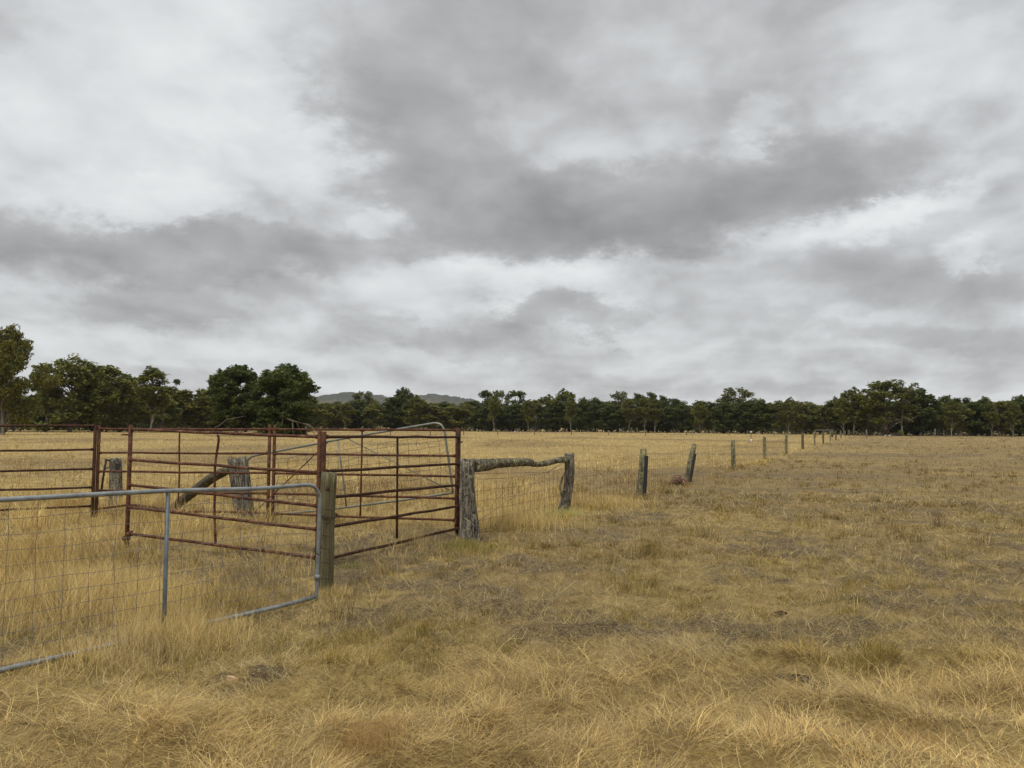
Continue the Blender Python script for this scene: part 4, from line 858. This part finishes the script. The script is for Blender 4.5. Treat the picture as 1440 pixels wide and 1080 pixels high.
    g = ground_at(328, 966); mb = MB(); mb.box((g.x, g.y, .05), .075, .03, .022, Matrix.Rotation(.15, 3, 'Z') @ Matrix.Rotation(.2, 3, 'Y')); tag(mb.build('wood_chip', mat_plain('fresh_wood', (.45, .29, .15), (.55, .38, .21)), None, g, smooth=False), 'small pale orange chip of wood on the matted grass', 'wood chip')
    # red-brown heap by the leaning post
    g = ground_at(952, 681); rng = np.random.default_rng(4); mb = MB()
    for k in range(60):
        a = rng.random() * 6.283; p = Vector((g.x + rng.normal(0, .13), g.y + rng.normal(0, .1), max(.02, rng.normal(.07, .06)))); d = Vector((math.cos(a), math.sin(a), rng.normal(0, .4))) * rng.uniform(.06, .2)
        mb.tube([p - d, p + Vector((0, 0, .02)), p + d], [.008, .016, .006], 5)
    tag(mb.build('brush_heap', mat_plain('red_brush', (.13, .07, .045), (.27, .16, .10), 8), None, g), 'small red-brown heap of dead brush left of the leaning slab post', 'brush heap')

# ------------------------------------------------------------------ hills, sky, light
def build_hills():
    xs = np.linspace(380, 760, 300); prof = np.interp(xs, [380, 420, 445, 470, 497, 515, 540, 560, 575, 592, 612, 630, 650, 668, 690, 760], [600, 575, 561, 556, 552.5, 554, 557, 561, 562, 557, 555, 557, 561, 562, 575, 602])
    rng = np.random.default_rng(8); Y0 = 2500; prof = prof + (fbm(xs * .9, xs * 0, 5, 3) - .5) * 2.2
    rows = 24; co = []
    for j in range(rows):
        t = j / (rows - 1); Y = Y0 - 500 + 1000 * t; s = math.sin(math.pi * min(t, 1)) ** .8 if t < .5 else 1 - (t - .5) * .6
        for i, px in enumerate(xs):
            z = (P(px, prof[i], Y0).z) * s; X = (px - 720) / F * Y0
            co.append((X, Y, max(-2, z + (fbm(np.array([px * .25]), np.array([Y * .02]), 9, 3)[0] - .5) * 14 * s)))
    n = len(xs); idx = np.arange(rows * n).reshape(rows, n); q = np.stack([idx[:-1, :-1], idx[:-1, 1:], idx[1:, 1:], idx[1:, :-1]], -1).reshape(-1, 4)
    me = raw_mesh('hills', np.array(co), q); mt, nt, bs = new_mat('wooded_slope'); v = objvec(nt, seeded=False)
    n1 = noise(nt, v, .05, 8, .75); n2 = noise(nt, v, .006, 4, .6)
    c = ramp(nt, n1, [(.35, (.016, .02, .012)), (.55, (.035, .04, .024)), (.72, (.07, .07, .045))]); c = mixc(nt, ramp(nt, n2, [(.5, 0.0), (.68, .5)]), c, (.16, .13, .075))
    nt.links.new(c, bs.inputs['Base Color']); bs.inputs['Roughness'].default_value = 1; bump(nt, bs, n1, 1.0, 8)
    me.materials.append(mt); o = bpy.data.objects.new('hills', me); COL.objects.link(o); tag(o, kind='structure')
def build_haze():
    mb = MB(); mb.box((0, 1450, 63.5), 9400, 3400 + 200, 131); me_o = mb.build('haze', None or M_WHITE, None, smooth=False)
    mt = bpy.data.materials.new('thin_air'); mt.use_nodes = True; nt = mt.node_tree; nt.nodes.remove(nt.nodes['Principled BSDF'])
    pv = nt.nodes.new('ShaderNodeVolumePrincipled'); pv.inputs['Color'].default_value = (.86, .92, 1, 1); pv.inputs['Density'].default_value = HAZE
    nt.links.new(pv.outputs[0], nt.nodes['Material Output'].inputs['Volume']); me_o.data.materials.clear(); me_o.data.materials.append(mt); tag(me_o, kind='stuff')
    me_o['label'] = 'thin pale haze in front of the distant hills'; me_o['category'] = 'haze'
HAZE = 0.00005
SUN_EL, SUN_AZ = 58, 205
def build_light():
    sd = bpy.data.lights.new('sun', 'SUN'); sd.energy = 2.1; sd.angle = math.radians(18); sd.color = (1, .96, .9)
    so = bpy.data.objects.new('sun', sd); COL.objects.link(so)
    az, el = math.radians(SUN_AZ), math.radians(SUN_EL)     # azimuth clockwise from +Y
    d = Vector((math.sin(az) * math.cos(el), math.cos(az) * math.cos(el), math.sin(el))); so.rotation_euler = d.to_track_quat('Z', 'Y').to_euler()
    w = bpy.data.worlds.new('World'); SC.world = w; w.use_nodes = True; nt = w.node_tree; bg = nt.nodes['Background']; bg.inputs['Strength'].default_value = .1
    sky = N(nt, 'ShaderNodeTexSky', sky_type='NISHITA', sun_disc=False, sun_elevation=el, sun_rotation=az)
    L = nt.links.new
    def mth(op, a, b=None, c=None, clamp=False):
        n = N(nt, 'ShaderNodeMath', operation=op); n.use_clamp = clamp
        for i, v in enumerate((a, b, c)):
            if v is None: continue
            if isinstance(v, (int, float)): n.inputs[i].default_value = v
            else: L(v, n.inputs[i])
        return n.outputs[0]
    tc = nt.nodes.new('ShaderNodeTexCoord'); sp = nt.nodes.new('ShaderNodeSeparateXYZ'); L(tc.outputs['Generated'], sp.inputs[0]); X, Y, Z = sp.outputs
    ysafe = mth('MAXIMUM', mth('ABSOLUTE', Y), .08); U = mth('DIVIDE', X, ysafe); V = mth('DIVIDE', Z, ysafe)
    uv = nt.nodes.new('ShaderNodeCombineXYZ'); L(U, uv.inputs[0]); L(V, uv.inputs[1])
    # cloud-deck coordinates: flat layer overhead, flattening towards the horizon
    zs = mth('ADD', mth('MAXIMUM', Z, 0.0), .10); cu = mth('DIVIDE', X, zs); cv = mth('DIVIDE', Y, zs)
    deck = nt.nodes.new('ShaderNodeCombineXYZ'); L(cu, deck.inputs[0]); L(cv, deck.inputs[1])
    # soft warp of the large cloud masses
    def noisec(vec, scale, detail, rough, dist=0.0):
        n = N(nt, 'ShaderNodeTexNoise', i_Scale=scale, i_Detail=detail, i_Roughness=rough, i_Distortion=dist); L(vec, n.inputs['Vector']); return n
    def warp(vec, nz, amt):
        s = N(nt, 'ShaderNodeVectorMath', operation='SUBTRACT'); s.inputs[1].default_value = (.5, .5, .5); L(nz.outputs['Color'], s.inputs[0])
        ml = N(nt, 'ShaderNodeVectorMath', operation='MULTIPLY'); ml.inputs[1].default_value = amt; L(s.outputs[0], ml.inputs[0])
        ad = N(nt, 'ShaderNodeVectorMath', operation='ADD'); L(vec, ad.inputs[0]); L(ml.outputs[0], ad.inputs[1]); return ad.outputs[0]
    mp = nt.nodes.new('ShaderNodeMapping'); mp.inputs['Scale'].default_value = (1, 1.7, 1); L(uv.outputs[0], mp.inputs['Vector'])
    wuv = warp(uv.outputs[0], noisec(mp.outputs[0], 3.4, 8, .64), (.36, .25, 0))
    Vp = mth('MAXIMUM', V, 0.0); q1 = mth('DIVIDE', mth('MULTIPLY', U, 1.15), mth('ADD', Vp, .50)); q2 = mth('MULTIPLY', mth('LOGARITHM', mth('ADD', Vp, .22), 2.718), 1.15)
    qv = nt.nodes.new('ShaderNodeCombineXYZ'); L(q1, qv.inputs[0]); L(q2, qv.inputs[1])
    qw = warp(qv.outputs[0], noisec(qv.outputs[0], 3.0, 2, .5), (.14, .12, 0))
    up = N(nt, 'ShaderNodeVectorMath', operation='ADD'); up.inputs[1].default_value = (.012, .075, 0); L(qw, up.inputs[0])
    nA = noisec(qw, 3.0, 8, .53).outputs['Fac']; nB = noisec(up.outputs[0], 3.0, 4, .5).outputs['Fac']
    nC = noisec(qw, 9.0, 7, .6).outputs['Fac']
    base = noisec(deck.outputs[0], 1.2, 5, .5, .4).outputs['Fac']
    c = mth('ADD', SKY_BASE, mth('MULTIPLY', mth('SUBTRACT', base, .5), .34)); c = mth('ADD', c, mth('MULTIPLY', mth('SUBTRACT', nA, nB), 1.1))
    c = mth('ADD', c, mth('MULTIPLY', mth('SUBTRACT', .5, nA), .55)); c = mth('ADD', c, mth('MULTIPLY', mth('SUBTRACT', nC, .5), .22))
    acc = None
    for (px, py, rx, ry, rot, amp) in CLOUDS:
        d = ray(px, py); u_, v_ = d.x / d.y, d.z / d.y
        m_ = nt.nodes.new('ShaderNodeMapping'); m_.vector_type = 'TEXTURE'; m_.inputs['Location'].default_value = (u_, v_, 0)
        m_.inputs['Rotation'].default_value = (0, 0, math.radians(rot)); m_.inputs['Scale'].default_value = (rx / F * 1.25, ry / F * 1.25, 1); L(wuv, m_.inputs['Vector'])
        ln = N(nt, 'ShaderNodeVectorMath', operation='LENGTH'); L(m_.outputs[0], ln.inputs[0])
        mr = N(nt, 'ShaderNodeMapRange', interpolation_type='SMOOTHERSTEP'); mr.inputs['From Min'].default_value = 1.35; mr.inputs['From Max'].default_value = 0.15; mr.inputs['To Max'].default_value = amp
        L(ln.outputs['Value'], mr.inputs['Value']); acc = mr.outputs[0] if acc is None else mth('ADD', acc, mr.outputs[0])
    front = N(nt, 'ShaderNodeMapRange', interpolation_type='SMOOTHSTEP'); front.inputs['From Min'].default_value = .15; front.inputs['From Max'].default_value = .45; L(Y, front.inputs['Value'])
    soft = mth('MULTIPLY', mth('TANH', mth('MULTIPLY', acc, 2.2)), .47)
    c = mth('ADD', c, mth('MULTIPLY', soft, front.outputs[0]))
    zen = N(nt, 'ShaderNodeMapRange', interpolation_type='SMOOTHSTEP'); zen.inputs['From Min'].default_value = .5; zen.inputs['From Max'].default_value = .9; zen.inputs['To Min'].default_value = 1; zen.inputs['To Max'].default_value = ZENITH; L(Z, zen.inputs['Value'])
    col = ramp(nt, c, [(0.0, (.25, .252, .257)), (.22, (.335, .338, .344)), (.42, (.425, .432, .44)), (.53, (.515, .525, .535)), (.65, (.62, .636, .645)), (.82, (.71, .73, .737)), (1.0, (.80, .818, .824))])
    cl = N(nt, 'ShaderNodeVectorMath', operation='SCALE'); L(col, cl.inputs[0]); L(mth('MULTIPLY', zen.outputs[0], 10 * SKY_GAIN), cl.inputs['Scale'])
    out = mixc(nt, .97, sky.outputs[0], cl.outputs[0]); L(out, bg.inputs['Color'])
SKY_BASE = .57; SKY_GAIN = 1.08; ZENITH = 2.2
CLOUDS = [(600, 90, 230, 130, 0, -.18), (570, 210, 110, 120, 0, -.20), (690, 290, 190, 70, 0, -.26), (950, 285, 290, 65, 8, -.40), (1180, 215, 190, 50, 20, -.24), (650, 345, 90, 35, 0, -.18), (860, 320, 150, 40, 5, -.18), (1050, 130, 120, 60, 20, -.06),
          (290, 368, 190, 40, 0, -.46), (15, 360, 70, 45, 0, -.25), (370, 300, 130, 45, -10, -.05), (220, 215, 50, 35, 0, -.08), (440, 255, 90, 40, 0, .10), (70, 110, 50, 60, 0, -.06), (800, 450, 120, 18, 0, -.22), (1290, 395, 180, 45, 0, -.16), (1250, 472, 150, 22, 0, -.16), (230, 430, 190, 18, 0, -.14), (640, 480, 160, 16, 0, -.12), (1000, 540, 300, 18, 0, -.10),
          (200, 90, 230, 170, 0, .22), (390, 150, 90, 80, 0, .16), (460, 200, 60, 50, 0, .14), (180, 272, 130, 50, 0, .22), (760, 385, 170, 40, 0, .18), (830, 360, 45, 35, 0, .18), (1085, 150, 50, 35, 20, .18), (1330, 110, 130, 90, 0, .14), (1260, 285, 150, 28, 18, .34), (1030, 345, 140, 35, 8, .10), (1375, 355, 55, 22, 0, .22), (510, 312, 55, 25, 0, .22), (290, 285, 40, 25, 0, .10), (650, 405, 150, 18, 0, .04), (560, 440, 120, 25, 0, .04), (200, 480, 250, 25, 0, .06)]

build_ground(); build_grass(); build_panels(); build_front_gate(); build_back_gate(); build_posts(); build_trees(); build_small(); build_hills(); build_light()
if HAZE: build_haze()
SC.view_settings.view_transform = 'Standard'; SC.view_settings.look = 'None'; SC.view_settings.gamma = 1.0; SC.view_settings.exposure = 0.0
SC.cycles.use_denoising = True; SC.cycles.max_bounces = 6; SC.cycles.diffuse_bounces = 3; SC.cycles.glossy_bounces = 2; SC.cycles.transmission_bounces = 4; SC.cycles.volume_bounces = 1; SC.cycles.transparent_max_bounces = 4
